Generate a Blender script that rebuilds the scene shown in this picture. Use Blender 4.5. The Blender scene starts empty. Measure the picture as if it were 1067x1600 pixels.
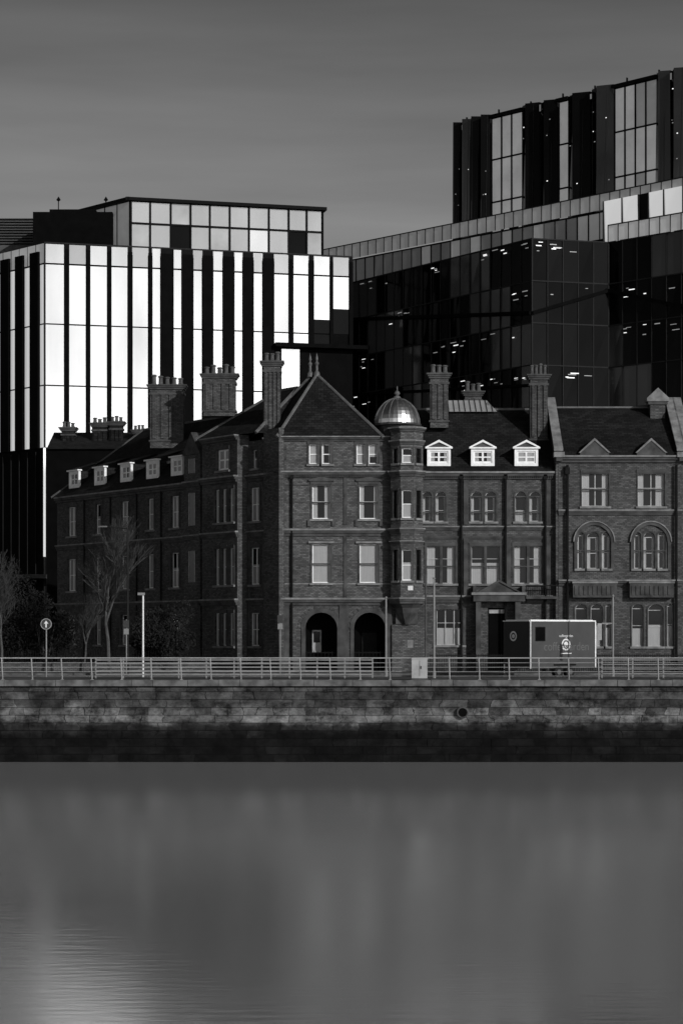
import bpy, math, random
from mathutils import Vector
random.seed(7)
R=random.random
def U(a,b): return a+(b-a)*random.random()
CAM=6.9; GZ=4.4; S=3200/136.0
def u_(px): return (px-533.5)/3200.0
def fx(px): return (px-533.5)/S
def fz(py): return CAM+(990-py)/S

# ------------------------------------------------------------------ materials
def newmat(name):
    m=bpy.data.materials.new(name); m.use_nodes=True
    nt=m.node_tree; b=nt.nodes['Principled BSDF']
    return m,nt,b
def N(nt,typ,**kw):
    n=nt.nodes.new(typ)
    for k,v in kw.items():
        if k in n.inputs: n.inputs[k].default_value=v
        else: setattr(n,k,v)
    return n
def g4(v): return (v,v,v,1)
def plain(name,base,rough=0.6,var=0.25,scale=3.0,metal=0.0,spec=0.3,emit=0.0,bump=0.0):
    m,nt,b=newmat(name)
    tc=N(nt,'ShaderNodeTexCoord')
    no=N(nt,'ShaderNodeTexNoise'); no.inputs['Scale'].default_value=scale; no.inputs['Detail'].default_value=6
    nt.links.new(tc.outputs['Object'],no.inputs['Vector'])
    mr=N(nt,'ShaderNodeMapRange'); mr.inputs['From Min'].default_value=.3; mr.inputs['From Max'].default_value=.7
    mr.inputs['To Min'].default_value=base*(1-var); mr.inputs['To Max'].default_value=base*(1+var)
    nt.links.new(no.outputs['Fac'],mr.inputs['Value']); nt.links.new(mr.outputs[0],b.inputs['Base Color'])
    b.inputs['Roughness'].default_value=rough; b.inputs['Metallic'].default_value=metal
    b.inputs['Specular IOR Level'].default_value=spec
    if emit>0:
        b.inputs['Emission Color'].default_value=g4(1); b.inputs['Emission Strength'].default_value=emit
    if bump>0:
        bp=N(nt,'ShaderNodeBump'); bp.inputs['Strength'].default_value=bump; bp.inputs['Distance'].default_value=.05
        nt.links.new(no.outputs['Fac'],bp.inputs['Height']); nt.links.new(bp.outputs[0],b.inputs['Normal'])
    return m
def brickmat(name,c1,c2,mo,bw,bh,ms=0.012,grime=0.5,rough=.85,gscale=.35,bump=.4,gm=None):
    m,nt,b=newmat(name)
    uv=N(nt,'ShaderNodeUVMap'); 
    br=N(nt,'ShaderNodeTexBrick'); br.inputs['Scale'].default_value=1
    br.inputs['Color1'].default_value=g4(c1); br.inputs['Color2'].default_value=g4(c2); br.inputs['Mortar'].default_value=g4(mo)
    br.inputs['Brick Width'].default_value=bw; br.inputs['Row Height'].default_value=bh; br.inputs['Mortar Size'].default_value=ms
    br.inputs['Mortar Smooth'].default_value=.3; br.inputs['Bias'].default_value=-.1
    nt.links.new(uv.outputs[0],br.inputs['Vector'])
    tc=N(nt,'ShaderNodeTexCoord')
    no=N(nt,'ShaderNodeTexNoise'); no.inputs['Scale'].default_value=gscale; no.inputs['Detail'].default_value=8; no.inputs['Roughness'].default_value=.65
    nt.links.new(tc.outputs['Object'],no.inputs['Vector'])
    mr=N(nt,'ShaderNodeMapRange'); mr.inputs['From Min'].default_value=.3; mr.inputs['From Max'].default_value=.7
    mr.inputs['To Min'].default_value=1-grime; mr.inputs['To Max'].default_value=1+grime*.6
    nt.links.new(no.outputs['Fac'],mr.inputs['Value'])
    mx=N(nt,'ShaderNodeVectorMath',operation='SCALE')
    nt.links.new(br.outputs['Color'],mx.inputs[0]); nt.links.new(mr.outputs[0],mx.inputs['Scale'])
    last=mx.outputs[0]
    if gm:  # weathered river masonry: irregular blocks, tidal weed with a noisy edge
        br.offset=.37; br.squash=.62; br.squash_frequency=3
        nd=N(nt,'ShaderNodeTexNoise'); nd.inputs['Scale'].default_value=.9; nd.inputs['Detail'].default_value=3
        nt.links.new(uv.outputs[0],nd.inputs['Vector'])
        sb=N(nt,'ShaderNodeVectorMath',operation='SUBTRACT'); sb.inputs[1].default_value=(.5,.5,.5); nt.links.new(nd.outputs['Color'],sb.inputs[0])
        scv=N(nt,'ShaderNodeVectorMath',operation='MULTIPLY'); scv.inputs[1].default_value=(1.0,.06,0); nt.links.new(sb.outputs[0],scv.inputs[0])
        ad=N(nt,'ShaderNodeVectorMath',operation='ADD'); nt.links.new(uv.outputs[0],ad.inputs[0]); nt.links.new(scv.outputs[0],ad.inputs[1])
        nt.links.new(ad.outputs[0],br.inputs['Vector'])
        sp=N(nt,'ShaderNodeSeparateXYZ'); nt.links.new(uv.outputs[0],sp.inputs[0])
        n2=N(nt,'ShaderNodeTexNoise'); n2.inputs['Scale'].default_value=.55; n2.inputs['Detail'].default_value=9; n2.inputs['Roughness'].default_value=.65
        nt.links.new(tc.outputs['Object'],n2.inputs['Vector'])
        ma=N(nt,'ShaderNodeMath',operation='MULTIPLY_ADD'); ma.inputs[1].default_value=1.5
        nt.links.new(n2.outputs['Fac'],ma.inputs[0]); nt.links.new(sp.outputs[1],ma.inputs[2])
        cr=N(nt,'ShaderNodeValToRGB'); e=cr.color_ramp.elements
        mrz=N(nt,'ShaderNodeMapRange'); mrz.inputs['From Min'].default_value=1.0; mrz.inputs['From Max'].default_value=5.0
        nt.links.new(ma.outputs[0],mrz.inputs['Value']); nt.links.new(mrz.outputs[0],cr.inputs[0])
        e[0].position=.30; e[0].color=g4(.05); e[1].position=.43; e[1].color=g4(.22)
        for p_,v_ in ((.50,1.1),(.60,1.15),(.70,.5),(.82,.45)):
            q=e.new(p_); q.color=g4(v_)
        m2=N(nt,'ShaderNodeVectorMath',operation='MULTIPLY'); nt.links.new(last,m2.inputs[0]); nt.links.new(cr.outputs[0],m2.inputs[1])
        mp=N(nt,'ShaderNodeMapping'); mp.inputs['Scale'].default_value=(.6,.6,.9); nt.links.new(tc.outputs['Object'],mp.inputs[0])
        n3=N(nt,'ShaderNodeTexNoise'); n3.inputs['Scale'].default_value=1.2; n3.inputs['Detail'].default_value=12; n3.inputs['Roughness'].default_value=.78
        nt.links.new(mp.outputs[0],n3.inputs['Vector'])
        r3=N(nt,'ShaderNodeMapRange'); r3.inputs['From Min'].default_value=.4; r3.inputs['From Max'].default_value=.64
        r3.inputs['To Min'].default_value=.2; r3.inputs['To Max'].default_value=2.2
        nt.links.new(n3.outputs['Fac'],r3.inputs['Value'])
        m3=N(nt,'ShaderNodeVectorMath',operation='SCALE'); nt.links.new(m2.outputs[0],m3.inputs[0]); nt.links.new(r3.outputs[0],m3.inputs['Scale'])
        last=m3.outputs[0]
    nt.links.new(last,b.inputs['Base Color'])
    b.inputs['Roughness'].default_value=rough; b.inputs['Specular IOR Level'].default_value=.12
    bp=N(nt,'ShaderNodeBump'); bp.inputs['Strength'].default_value=bump; bp.inputs['Distance'].default_value=.02; bp.invert=True
    nt.links.new(br.outputs['Fac'],bp.inputs['Height']); nt.links.new(bp.outputs[0],b.inputs['Normal'])
    return m
def glass(name,base,rough,spec=.5,metal=0,emit=0,var=.4,scale=.25):
    return plain(name,base,rough,var,scale,metal,spec,emit)

M={}
M['brick']=brickmat('red_brick',.06,.125,.03,.26,.1,grime=.4,gscale=.4)
M['brick2']=brickmat('red_brick_pale',.07,.15,.035,.26,.1,grime=.4,gscale=.4)
M['stone']=plain('terracotta_trim',.06,.75,.45,1.5,bump=.2,spec=.12)
M['stone_l']=plain('pale_stone_trim',.18,.75,.4,2.0,bump=.2,spec=.12)
M['slate']=brickmat('roof_slate',.010,.024,.005,.4,.22,.02,grime=.5,rough=.8)
M['lead']=plain('lead_flashing',.1,.6,.3,2)
M['white']=plain('white_paint',.82,.5,.1,3)
M['frame']=plain('sash_paint',.34,.5,.3,3)
M['pane']=glass('window_glass',.005,.06,.25)
M['dark']=plain('dark_metal',.008,.6,.3,2,spec=.1)
M['black']=plain('black_cladding',.003,.7,.3,1,spec=.03)
M['dome']=plain('zinc_dome',.8,.3,.25,1.2,metal=1)
M['pot']=plain('chimney_pot_clay',.08,.8,.3,4,spec=.1)
M['rail']=plain('galvanised_rail',.2,.5,.2,2)
M['railw']=plain('painted_rail',.28,.5,.2,2)
M['asphalt']=plain('asphalt',.045,.9,.3,1.2,spec=.1)
M['pave']=plain('paving',.09,.85,.3,.8,spec=.1)
M['ground']=plain('ground_far',.06,.95,.3,.05,spec=.1)
M['paint']=plain('road_paint',.5,.7,.2,2)
M['bark']=plain('bark',.07,.9,.4,3,spec=.1)
M['leaf']=plain('evergreen_leaf',.014,.7,.6,2,spec=.1)
M['lampglow']=plain('lit_lamp',.8,.5,0,1,emit=7)
M['strip']=plain('ceiling_light',.8,.5,0,1,emit=.95)
M['strip2']=plain('ceiling_light_dim',.3,.5,0,1,emit=.17)
M['gdark']=glass('tinted_glass',.002,.04,.04)
M['gdark2']=glass('tinted_glass_soft',.003,.10,.05)
M['grefl']=glass('tinted_glass_painted_reflection',.014,.10,.3,emit=.003,var=.8,scale=.12)  # paler tint and faint glow paint reflections into the dark glass
M['gmid']=glass('terrace_glass',.13,.1,.3,emit=.03)  # faint glow added to lift the terrace glazing
M['gbal']=glass('balustrade_glass',.32,.15,.4,emit=.08)  # glow added to brighten the balustrade glass, no lamp behind it
M['glight']=glass('pale_glass_glow',.45,.12,.4,emit=.15,scale=.3,var=.5)  # glow added in the pane itself, where sunlight does not reach
M['mull']=plain('dark_mullion',.004,.6,.2,1,spec=.05)
M['mull2']=plain('grey_mullion',.014,.6,.2,1,spec=.1)
M['louv']=plain('louvre',.07,.6,.2,1)
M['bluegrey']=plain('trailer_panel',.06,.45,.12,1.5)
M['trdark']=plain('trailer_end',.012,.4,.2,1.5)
M['letter']=plain('faint_letter',.11,.5,.1,1)
M['tyre']=plain('tyre_rubber',.012,.8,.2,3)
M['weed']=brickmat('quay_stone',.05,.13,.02,1.35,.42,.02,grime=.5,gscale=.6,bump=.5,gm=True)
M['coping']=plain('granite_coping',.1,.8,.6,1.6,bump=.3,spec=.12)
M['signw']=plain('sign_white',.7,.5,.05,2)
M['signd']=plain('sign_dark',.04,.4,.05,2)
M['cab']=plain('pale_metal_cabinet',.3,.6,.2,2)

def bright_panel(name,refl,base,emit,lo=.7):
    m,nt,b=newmat(name)
    tc=N(nt,'ShaderNodeTexCoord'); no=N(nt,'ShaderNodeTexNoise'); no.inputs['Scale'].default_value=.16; no.inputs['Detail'].default_value=5
    mp=N(nt,'ShaderNodeMapping'); mp.inputs['Scale'].default_value=(1,1,.4)
    nt.links.new(tc.outputs['Object'],mp.inputs[0]); nt.links.new(mp.outputs[0],no.inputs['Vector'])
    mr=N(nt,'ShaderNodeMapRange'); mr.inputs['From Min'].default_value=.3; mr.inputs['From Max'].default_value=.7
    mr.inputs['To Min'].default_value=base*lo; mr.inputs['To Max'].default_value=base*1.05
    nt.links.new(no.outputs['Fac'],mr.inputs['Value']); nt.links.new(mr.outputs[0],b.inputs['Base Color'])
    b.inputs['Roughness'].default_value=.10; b.inputs['Metallic'].default_value=refl
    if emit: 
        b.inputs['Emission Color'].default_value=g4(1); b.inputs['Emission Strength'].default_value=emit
    return m
M['mirror']=bright_panel('silvered_glazing',.7,.66,0,.72)
M['mirror2']=bright_panel('silvered_glazing_b',.7,.58,0,.72)
M['mirrorL']=bright_panel('silvered_glazing_side_glow',.4,.8,.38)  # added glow stands in for sky light on faces the sun misses
M['mirrorD']=bright_panel('silvered_glazing_grey',.5,.36,0.03)  # slight glow added on top of the grey tone

def curtain():
    m,nt,b=newmat('net_curtain')
    uv=N(nt,'ShaderNodeUVMap'); w=N(nt,'ShaderNodeTexWave'); w.inputs['Scale'].default_value=1.6; w.inputs['Distortion'].default_value=3; w.inputs['Detail'].default_value=2
    mp=N(nt,'ShaderNodeMapping'); mp.inputs['Scale'].default_value=(1,.12,1); nt.links.new(uv.outputs[0],mp.inputs[0])
    nt.links.new(mp.outputs[0],w.inputs['Vector'])
    mr=N(nt,'ShaderNodeMapRange'); mr.inputs['To Min'].default_value=.07; mr.inputs['To Max'].default_value=.5
    nt.links.new(w.outputs['Fac'],mr.inputs['Value']); nt.links.new(mr.outputs[0],b.inputs['Base Color'])
    b.inputs['Roughness'].default_value=.6; b.inputs['Coat Weight'].default_value=.3
    return m
M['curtain']=curtain()

# ------------------------------------------------------------------ mesh groups
class Fr:
    def __init__(s,o,t):
        s.o=Vector((o[0],o[1],0)); t=Vector((t[0],t[1],0)).normalized(); s.t=t; s.n=Vector((t.y,-t.x,0))
    def p(s,a,d,z): 
        v=s.o+s.t*a+s.n*d; return Vector((v.x,v.y,z))
    def px(s,px):
        u=u_(px); return (u*s.o.y-s.o.x)/(s.t.x-u*s.t.y)
    def Y(s,px): return s.o.y+s.t.y*s.px(px)
    def z(s,px,py): return CAM+(990-py)*s.Y(px)/3200
    def off(s,a,d): 
        q=s.p(a,d,0); return Fr((q.x,q.y),(s.t.x,s.t.y))
class G:
    def __init__(s,name,loc):
        s.name=name; s.loc=Vector(loc); s.parts={}
    def part(s,part,mat):
        k=(part,mat)
        if k not in s.parts: s.parts[k]=([],[],[])
        return s.parts[k]
    def poly(s,part,mat,pts,uvs=None):
        V,Fc,UV=s.part(part,mat); i=len(V)
        V.extend([Vector(p)-s.loc for p in pts]); Fc.append(list(range(i,i+len(pts))))
        if uvs is None:
            a=(Vector(pts[1])-Vector(pts[0])); nrm=a.cross(Vector(pts[2])-Vector(pts[0]))
            if nrm.length<1e-9: nrm=Vector((0,0,1))
            nrm.normalize()
            if abs(nrm.z)>.95: uvs=[(p[0],p[1]) for p in pts]
            else:
                h=Vector((-nrm.y,nrm.x,0)).normalized(); w=nrm.cross(h)
                uvs=[(Vector(p).dot(h),Vector(p).dot(w)) for p in pts]
        UV.append(uvs)
    def box(s,part,mat,f,a0,a1,d0,d1,z0,z1):
        P=lambda a,d,z:f.p(a,d,z)
        if a0>a1:a0,a1=a1,a0
        if d0>d1:d0,d1=d1,d0
        if z0>z1:z0,z1=z1,z0
        s.poly(part,mat,[P(a0,d1,z0),P(a1,d1,z0),P(a1,d1,z1),P(a0,d1,z1)],[(a0,z0),(a1,z0),(a1,z1),(a0,z1)])
        s.poly(part,mat,[P(a1,d0,z0),P(a0,d0,z0),P(a0,d0,z1),P(a1,d0,z1)],[(a1,z0),(a0,z0),(a0,z1),(a1,z1)])
        s.poly(part,mat,[P(a0,d0,z0),P(a0,d1,z0),P(a0,d1,z1),P(a0,d0,z1)],[(d0,z0),(d1,z0),(d1,z1),(d0,z1)])
        s.poly(part,mat,[P(a1,d1,z0),P(a1,d0,z0),P(a1,d0,z1),P(a1,d1,z1)],[(d1,z0),(d0,z0),(d0,z1),(d1,z1)])
        s.poly(part,mat,[P(a0,d1,z1),P(a1,d1,z1),P(a1,d0,z1),P(a0,d0,z1)],[(a0,d1),(a1,d1),(a1,d0),(a0,d0)])
        s.poly(part,mat,[P(a0,d0,z0),P(a1,d0,z0),P(a1,d1,z0),P(a0,d1,z0)],[(a0,d0),(a1,d0),(a1,d1),(a0,d1)])
    def prism(s,part,mat,f,prof,d0,d1):
        n=len(prof)
        s.poly(part,mat,[f.p(a,d1,z) for a,z in prof],[(a,z) for a,z in prof])
        s.poly(part,mat,[f.p(a,d0,z) for a,z in reversed(prof)],[(a,z) for a,z in reversed(prof)])
        for i in range(n):
            a,z=prof[i]; b,w=prof[(i+1)%n]
            s.poly(part,mat,[f.p(a,d1,z),f.p(a,d0,z),f.p(b,d0,w),f.p(b,d1,w)])
    def cyl(s,part,mat,p0,p1,r0,r1=None,n=8,cap=True):
        if r1 is None:r1=r0
        p0=Vector(p0);p1=Vector(p1); ax=(p1-p0).normalized()
        e=ax.orthogonal().normalized(); w=ax.cross(e)
        A=[p0+(e*math.cos(2*math.pi*i/n)+w*math.sin(2*math.pi*i/n))*r0 for i in range(n)]
        B=[p1+(e*math.cos(2*math.pi*i/n)+w*math.sin(2*math.pi*i/n))*r1 for i in range(n)]
        for i in range(n):
            j=(i+1)%n; s.poly(part,mat,[A[i],A[j],B[j],B[i]],[(i/n,0),((i+1)/n,0),((i+1)/n,1),(i/n,1)])
        if cap:
            s.poly(part,mat,list(reversed(A))); s.poly(part,mat,B)
    def lathe(s,part,mat,c,prof,n=24,ph=0):
        for k in range(len(prof)-1):
            (r0,z0),(r1,z1)=prof[k],prof[k+1]
            for i in range(n):
                a=2*math.pi*i/n+ph;b=2*math.pi*(i+1)/n+ph
                q=[(c[0]+r0*math.cos(a),c[1]+r0*math.sin(a),z0),(c[0]+r0*math.cos(b),c[1]+r0*math.sin(b),z0),
                   (c[0]+r1*math.cos(b),c[1]+r1*math.sin(b),z1),(c[0]+r1*math.cos(a),c[1]+r1*math.sin(a),z1)]
                if r1<1e-4: q=q[:3]
                if r0<1e-4: q=[q[0],q[2],q[3]]
                s.poly(part,mat,q)
    def wall(s,part,mat,f,a0,a1,z0,z1,ops,depth=.28):
        xs={a0,a1};zs={z0,z1}; rs=[]
        for o in ops:
            a,b,za,zb=o[:4]; ar=o[4] if len(o)>4 else 0
            top=zb+ar*(b-a)/2; rs.append((a,b,za,zb,top,ar)); xs|={a,b}; zs|={za,top}
        xs=sorted(x for x in xs if a0<=x<=a1); zs=sorted(z for z in zs if z0<=z<=z1)
        for i in range(len(xs)-1):
            for j in range(len(zs)-1):
                if xs[i+1]-xs[i]<1e-5 or zs[j+1]-zs[j]<1e-5: continue
                cx=(xs[i]+xs[i+1])/2; cz=(zs[j]+zs[j+1])/2
                if any(r[0]<cx<r[1] and r[2]<cz<r[4] for r in rs): continue
                q=[(xs[i],zs[j]),(xs[i+1],zs[j]),(xs[i+1],zs[j+1]),(xs[i],zs[j+1])]
                s.poly(part,mat,[f.p(x,0,z) for x,z in q],q)
        for a,b,za,zb,top,ar in rs:
            bd=[(a,za),(b,za),(b,zb)]
            if ar:
                m=(a+b)/2; r=(b-a)/2; n=10; arc=[(m+r*math.cos(math.pi*k/n),zb+ar*r*math.sin(math.pi*k/n)) for k in range(n+1)]
                h=n//2
                for k in range(h):
                    q=[(b,top),arc[k+1],arc[k]]; s.poly(part,mat,[f.p(x,0,z) for x,z in q],q)
                for k in range(h,n):
                    q=[(a,top),arc[k+1],arc[k]]; s.poly(part,mat,[f.p(x,0,z) for x,z in q],q)
                bd+=arc[1:]
            else: bd+=[(a,zb)]
            for k in range(len(bd)):
                p,q=bd[k],bd[(k+1)%len(bd)]
                s.poly(part,mat,[f.p(p[0],0,p[1]),f.p(q[0],0,q[1]),f.p(q[0],-depth,q[1]),f.p(p[0],-depth,p[1])])
    def window(s,f,o,nv=0,hs=(.5,),fm='frame',d=-.22,curt=None,fw=.06,glass='pane'):
        a,b,za,zb=o[:4]; ar=o[4] if len(o)>4 else 0
        pts=[(a,za),(b,za),(b,zb)]
        m=(a+b)/2; r=(b-a)/2
        if ar:
            n=10; pts+=[(m+r*math.cos(math.pi*k/n),zb+ar*r*math.sin(math.pi*k/n)) for k in range(1,n)]
        pts+=[(a,zb)]
        s.poly('glazing',glass,[f.p(x,d,z) for x,z in pts],pts)
        B=lambda p,q,w,e,dd=.05:s.box('sashes',fm,f,p,q,d+.004,d+dd,w,e)
        B(a,a+fw,za,zb);B(b-fw,b,za,zb);B(a+fw,b-fw,za,za+fw*1.3)
        if not ar: B(a+fw,b-fw,zb-fw,zb)
        else:
            n=10
            for k in range(n):
                A=math.pi*k/n;Bq=math.pi*(k+1)/n; ri=r-fw
                q=[(m+r*math.cos(A),zb+ar*r*math.sin(A)),(m+r*math.cos(Bq),zb+ar*r*math.sin(Bq)),(m+ri*math.cos(Bq),zb+ar*ri*math.sin(Bq)),(m+ri*math.cos(A),zb+ar*ri*math.sin(A))]
                s.poly('sashes',fm,[f.p(x,d+.05,z) for x,z in q])
            B(a+fw,b-fw,zb-fw/2,zb+fw/2,.045)
        H=zb-za
        for k in range(nv):
            x=a+(b-a)*(k+1)/(nv+1); B(x-fw*.7,x+fw*.7,za+fw*1.3,zb-fw,.06)
        for h in hs:
            B(a+fw,b-fw,za+H*h-fw*.45,za+H*h+fw*.45,.048)
        if curt is None: curt=random.choice([0,1,1,2,3])
        dd=d+.002
        C=lambda p,q,w,e:s.poly('curtains','curtain',[f.p(p,dd,w),f.p(q,dd,w),f.p(q,dd,e),f.p(p,dd,e)],[(p*3+a,w),(q*3+a,w),(q*3+a,e),(p*3+a,e)])
        w=b-a
        if curt==1: C(a,a+w*U(.2,.34),za,zb);C(b-w*U(.2,.34),b,za,zb)
        if curt==2: C(a,b,za,za+H*U(.45,.6))
        if curt==3: C(a,b,za+H*U(.35,.6),zb)
        if curt==4: C(a,b,za,zb)
    def surround(s,f,o,mat='stone',w=.12,sill=True,pr=.05,lintel=.22):
        a,b,za,zb=o[:4]; ar=o[4] if len(o)>4 else 0
        s.box('window_trim',mat,f,a-w,a,-.02,pr,za,zb); s.box('window_trim',mat,f,b,b+w,-.02,pr,za,zb)
        if sill: s.box('window_trim','stone_l',f,a-w-.05,b+w+.05,-.1,pr+.08,za-.14,za)
        if not ar: s.box('window_trim',mat,f,a-w,b+w,-.02,pr+.02,zb,zb+lintel)
        else:
            m=(a+b)/2; r=(b-a)/2; n=10; ro=r+w*1.2
            for k in range(n):
                A=math.pi*k/n;B=math.pi*(k+1)/n
                q=[(m+r*math.cos(A),zb+ar*r*math.sin(A)),(m+ro*math.cos(A),zb+ar*ro*math.sin(A)),(m+ro*math.cos(B),zb+ar*ro*math.sin(B)),(m+r*math.cos(B),zb+ar*r*math.sin(B))]
                s.prism('window_trim',mat,f,q,-.02,pr)
    def cornice(s,f,a0,a1,zt,h,pr,mat='stone',top='stone_l'):
        s.box('cornices',mat,f,a0,a1,-.05,pr*.4,zt-h,zt-h*.6)
        s.box('cornices',mat,f,a0-.02,a1+.02,-.05,pr*.75,zt-h*.6,zt-h*.25)
        s.box('cornices',top,f,a0-.04,a1+.04,-.05,pr,zt-h*.25,zt)
    def chimney(s,f,a0,a1,d0,d1,z0,z1,np=4,mat='brick',ribs=3,poth=.7):
        H=z1-z0
        s.box('chimney_stacks',mat,f,a0,a1,d0,d1,z0,z1-.35)
        for k in range(ribs):
            x=a0+(a1-a0)*(k+.5)/ribs; w=(a1-a0)/ribs*.22
            s.box('chimney_ribs',mat,f,x-w,x+w,d1-.01,d1+.09,z0+H*.15,z1-.75)
        for (za,zb,pr) in ((z0+H*.1,z0+H*.1+.12,.09),(z1-.75,z1-.6,.08),(z1-.35,z1-.22,.1),(z1-.22,z1-.1,.18),(z1-.1,z1,.26)):
            s.box('chimney_caps','stone',f,a0-pr,a1+pr,d0-pr,d1+pr,za,zb)
        for k in range(np):
            x=a0+(a1-a0)*(k+.5)/np; c=f.p(x,(d0+d1)/2,0); h=poth*U(.75,1.15); r=min(.19,(a1-a0)/np*.44)
            s.lathe('chimney_pots','pot',(c.x,c.y),[(r*1.15,z1),(r*1.1,z1+.1),(r*.85,z1+.14),(r*.8,z1+h*.8),(r*1.1,z1+h*.84),(r*1.1,z1+h*.93),(r*.8,z1+h),(r*.6,z1+h),(0,z1+h-.02)],10)
    def build(s):
        e=bpy.data.objects.new(s.name,None); bpy.context.collection.objects.link(e); e.location=s.loc
        e.empty_display_size=.5
        for (pn,mt),(V,Fc,UV) in s.parts.items():
            me=bpy.data.meshes.new(pn); me.from_pydata(V,[],Fc); 
            ul=me.uv_layers.new(name='UVMap'); flat=[]
            for q in UV:
                for c in q: flat.extend((c[0],c[1]))
            ul.data.foreach_set('uv',flat)
            me.materials.append(M[mt]); o=bpy.data.objects.new(pn,me); bpy.context.collection.objects.link(o); o.parent=e
        return e
def single(name,mat,faces,loc=(0,0,0)):
    g=G(name,loc)
    for q in faces: g.poly(name,mat,q)
    (k,(V,Fc,UV)),=g.parts.items()
    me=bpy.data.meshes.new(name); me.from_pydata(V,[],Fc); ul=me.uv_layers.new(name='UVMap'); flat=[]
    for q in UV:
        for c in q: flat.extend((c[0],c[1]))
    ul.data.foreach_set('uv',flat); me.materials.append(M[mat])
    o=bpy.data.objects.new(name,me); bpy.context.collection.objects.link(o); o.location=loc; return o
def sheet(x0,x1,y0,y1,z): return [(x0,y0,z),(x1,y0,z),(x1,y1,z),(x0,y1,z)]

# ------------------------------------------------------------------ brick corner building
FF=Fr((0,136),(1,0))
WF=Fr((fx(440),136),(.579,-.815))
g=G('red_brick_corner_building',(0,136,GZ))
def op(l,r,t,b,ar=0):
    a,bb=fx(l),fx(r); top=fz(t)
    if ar: return (a,bb,fz(b),top-ar*(bb-a)/2,ar)
    return (a,bb,fz(b),top,0)
EAVE=fz(683); C1=fz(737)
wins=[]
for (l,r) in ((483,498),(503,518),(557,570),(576,590)): wins.append((op(l,r,694,725),0,(.5,),'white',random.choice([1,4,3])))
for (l,r) in ((488,516),(562,590)):
    wins.append((op(l,r,757,811),0,(.5,),'white',1)); wins.append((op(l,r,850,911),0,(.5,),'white',4))
doors=[op(477,527,957,1048,1.0),op(553,602,957,1048,1.0)]
a0,a1=fx(440),fx(612)
g.wall('walls','brick2',FF,a0,a1,GZ,EAVE,[w[0] for w in wins]+doors)
for w in wins:
    g.window(FF,w[0],w[1],w[2],w[3],curt=w[4]); g.surround(FF,w[0])
for k,o in enumerate(doors):
    g.surround(FF,o,w=.25,sill=False,pr=.07,mat='stone')
    m=(o[0]+o[1])/2; r=(o[1]-o[0])/2
    for q in range(13):
        A=math.pi*q/13+.03;B=math.pi*(q+1)/13-.03; r1,r2=r+.31,r+.5
        g.prism('voussoirs','stone' if q%2 else 'brick2',FF,[(m+r1*math.cos(A),o[3]+r1*math.sin(A)),(m+r2*math.cos(A),o[3]+r2*math.sin(A)),(m+r2*math.cos(B),o[3]+r2*math.sin(B)),(m+r1*math.cos(B),o[3]+r1*math.sin(B))],-.02,.04)
    g.box('porch','black',FF,o[0]-.1,o[1]+.1,-2.0,-1.9,GZ,o[3]+1.3)
    g.box('porch','stone',FF,o[0]-.05,o[0],-1.9,-.28,GZ,o[3]+.2); g.box('porch','stone',FF,o[1],o[1]+.05,-1.9,-.28,GZ,o[3]+.2)
    if k==0:
        g.box('porch_door','frame',FF,m-.62,m-.02,-1.88,-1.83,GZ+1.2,o[3]-.1); g.box('porch_door','pane',FF,m-.54,m-.1,-1.825,-1.82,GZ+1.9,o[3]-.2)
    else: g.box('porch_door','dark',FF,m-.5,m+.5,-1.88,-1.83,GZ,o[3]-.3)
    for i in range(9):
        x=o[0]+.1+(o[1]-o[0]-.2)*i/8; g.box('gate','dark',FF,x-.02,x+.02,-.35,-.31,GZ,GZ+1.35)
    g.box('gate','dark',FF,o[0],o[1],-.35,-.31,GZ+1.2,GZ+1.26)
for (l,r) in ((440,452),(530,545),(604,612)):
    g.box('pilasters','stone',FF,fx(l),fx(r),-.02,.09,GZ,fz(946)); 
z=fz(934)
i=0
while z<EAVE-.5:
    g.box('quoins','stone' ,FF,fx(440),fx(448 if i%2 else 445),-.02,.06,z,z+.3); z+=.34; i+=1
for (l,r) in ((537,542),):
    g.box('pilasters','stone',FF,fx(l),fx(r),-.02,.07,fz(934),fz(838)); g.box('pilasters','stone',FF,fx(l),fx(r),-.02,.07,fz(820),fz(746))
g.cornice(FF,a0,a1,fz(736),.42,.32); g.cornice(FF,a0,a1,fz(826),.5,.22); g.cornice(FF,a0,a1,fz(934),.5,.3)
g.cornice(FF,a0,a1,EAVE+.05,.3,.35)
for y in (757,784,848,880,911): 
    g.box('bands','stone_l' if y in(911,) else 'stone',FF,a0,a1,-.02,.025,fz(y+2),fz(y))
for cx in (502,576):
    g.prism('hoods','stone',FF,[(fx(cx-20),fz(752)),(fx(cx+20),fz(752)),(fx(cx+20),fz(749)),(fx(cx),fz(745)),(fx(cx-20),fz(749))],0,.14)
    for dx in (-19,19):
        g.box('hoods','stone',FF,fx(cx+dx)-.1,fx(cx+dx)+.1,0,.12,fz(822),fz(812))
    g.box('hoods','stone_l',FF,fx(cx-20),fx(cx+20),0,.16,fz(849),fz(846))
PB=[Vector((fx(440),136,0)),Vector((fx(612),136,0)),Vector((fx(612),144,0)),Vector((-6.4,142,0))]
MB0,MB1=fx(612),fx(870)
wins=[]
for c in (677,755,824):
    for dx in (-11,11):
        wins.append((op(c+dx-8.5+ (1 if c==677 else 0),c+dx+8.5,768,815,1.0),0,(.45,),'frame',random.choice([1,1,2])))
for (l,r) in ((667,711),(736,780),(803,846)):
    wins.append((op(l,r,853,912),1,(.66,),'frame',random.choice([1,1,2])))
wins.append((op(682,723,952,1008),2,(.62,),'frame',2))
door=op(762,790,950,1048)
g.wall('walls','brick',FF,MB0,MB1,GZ,C1,[w[0] for w in wins if w[0][1]<MB1]+[door])
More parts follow.
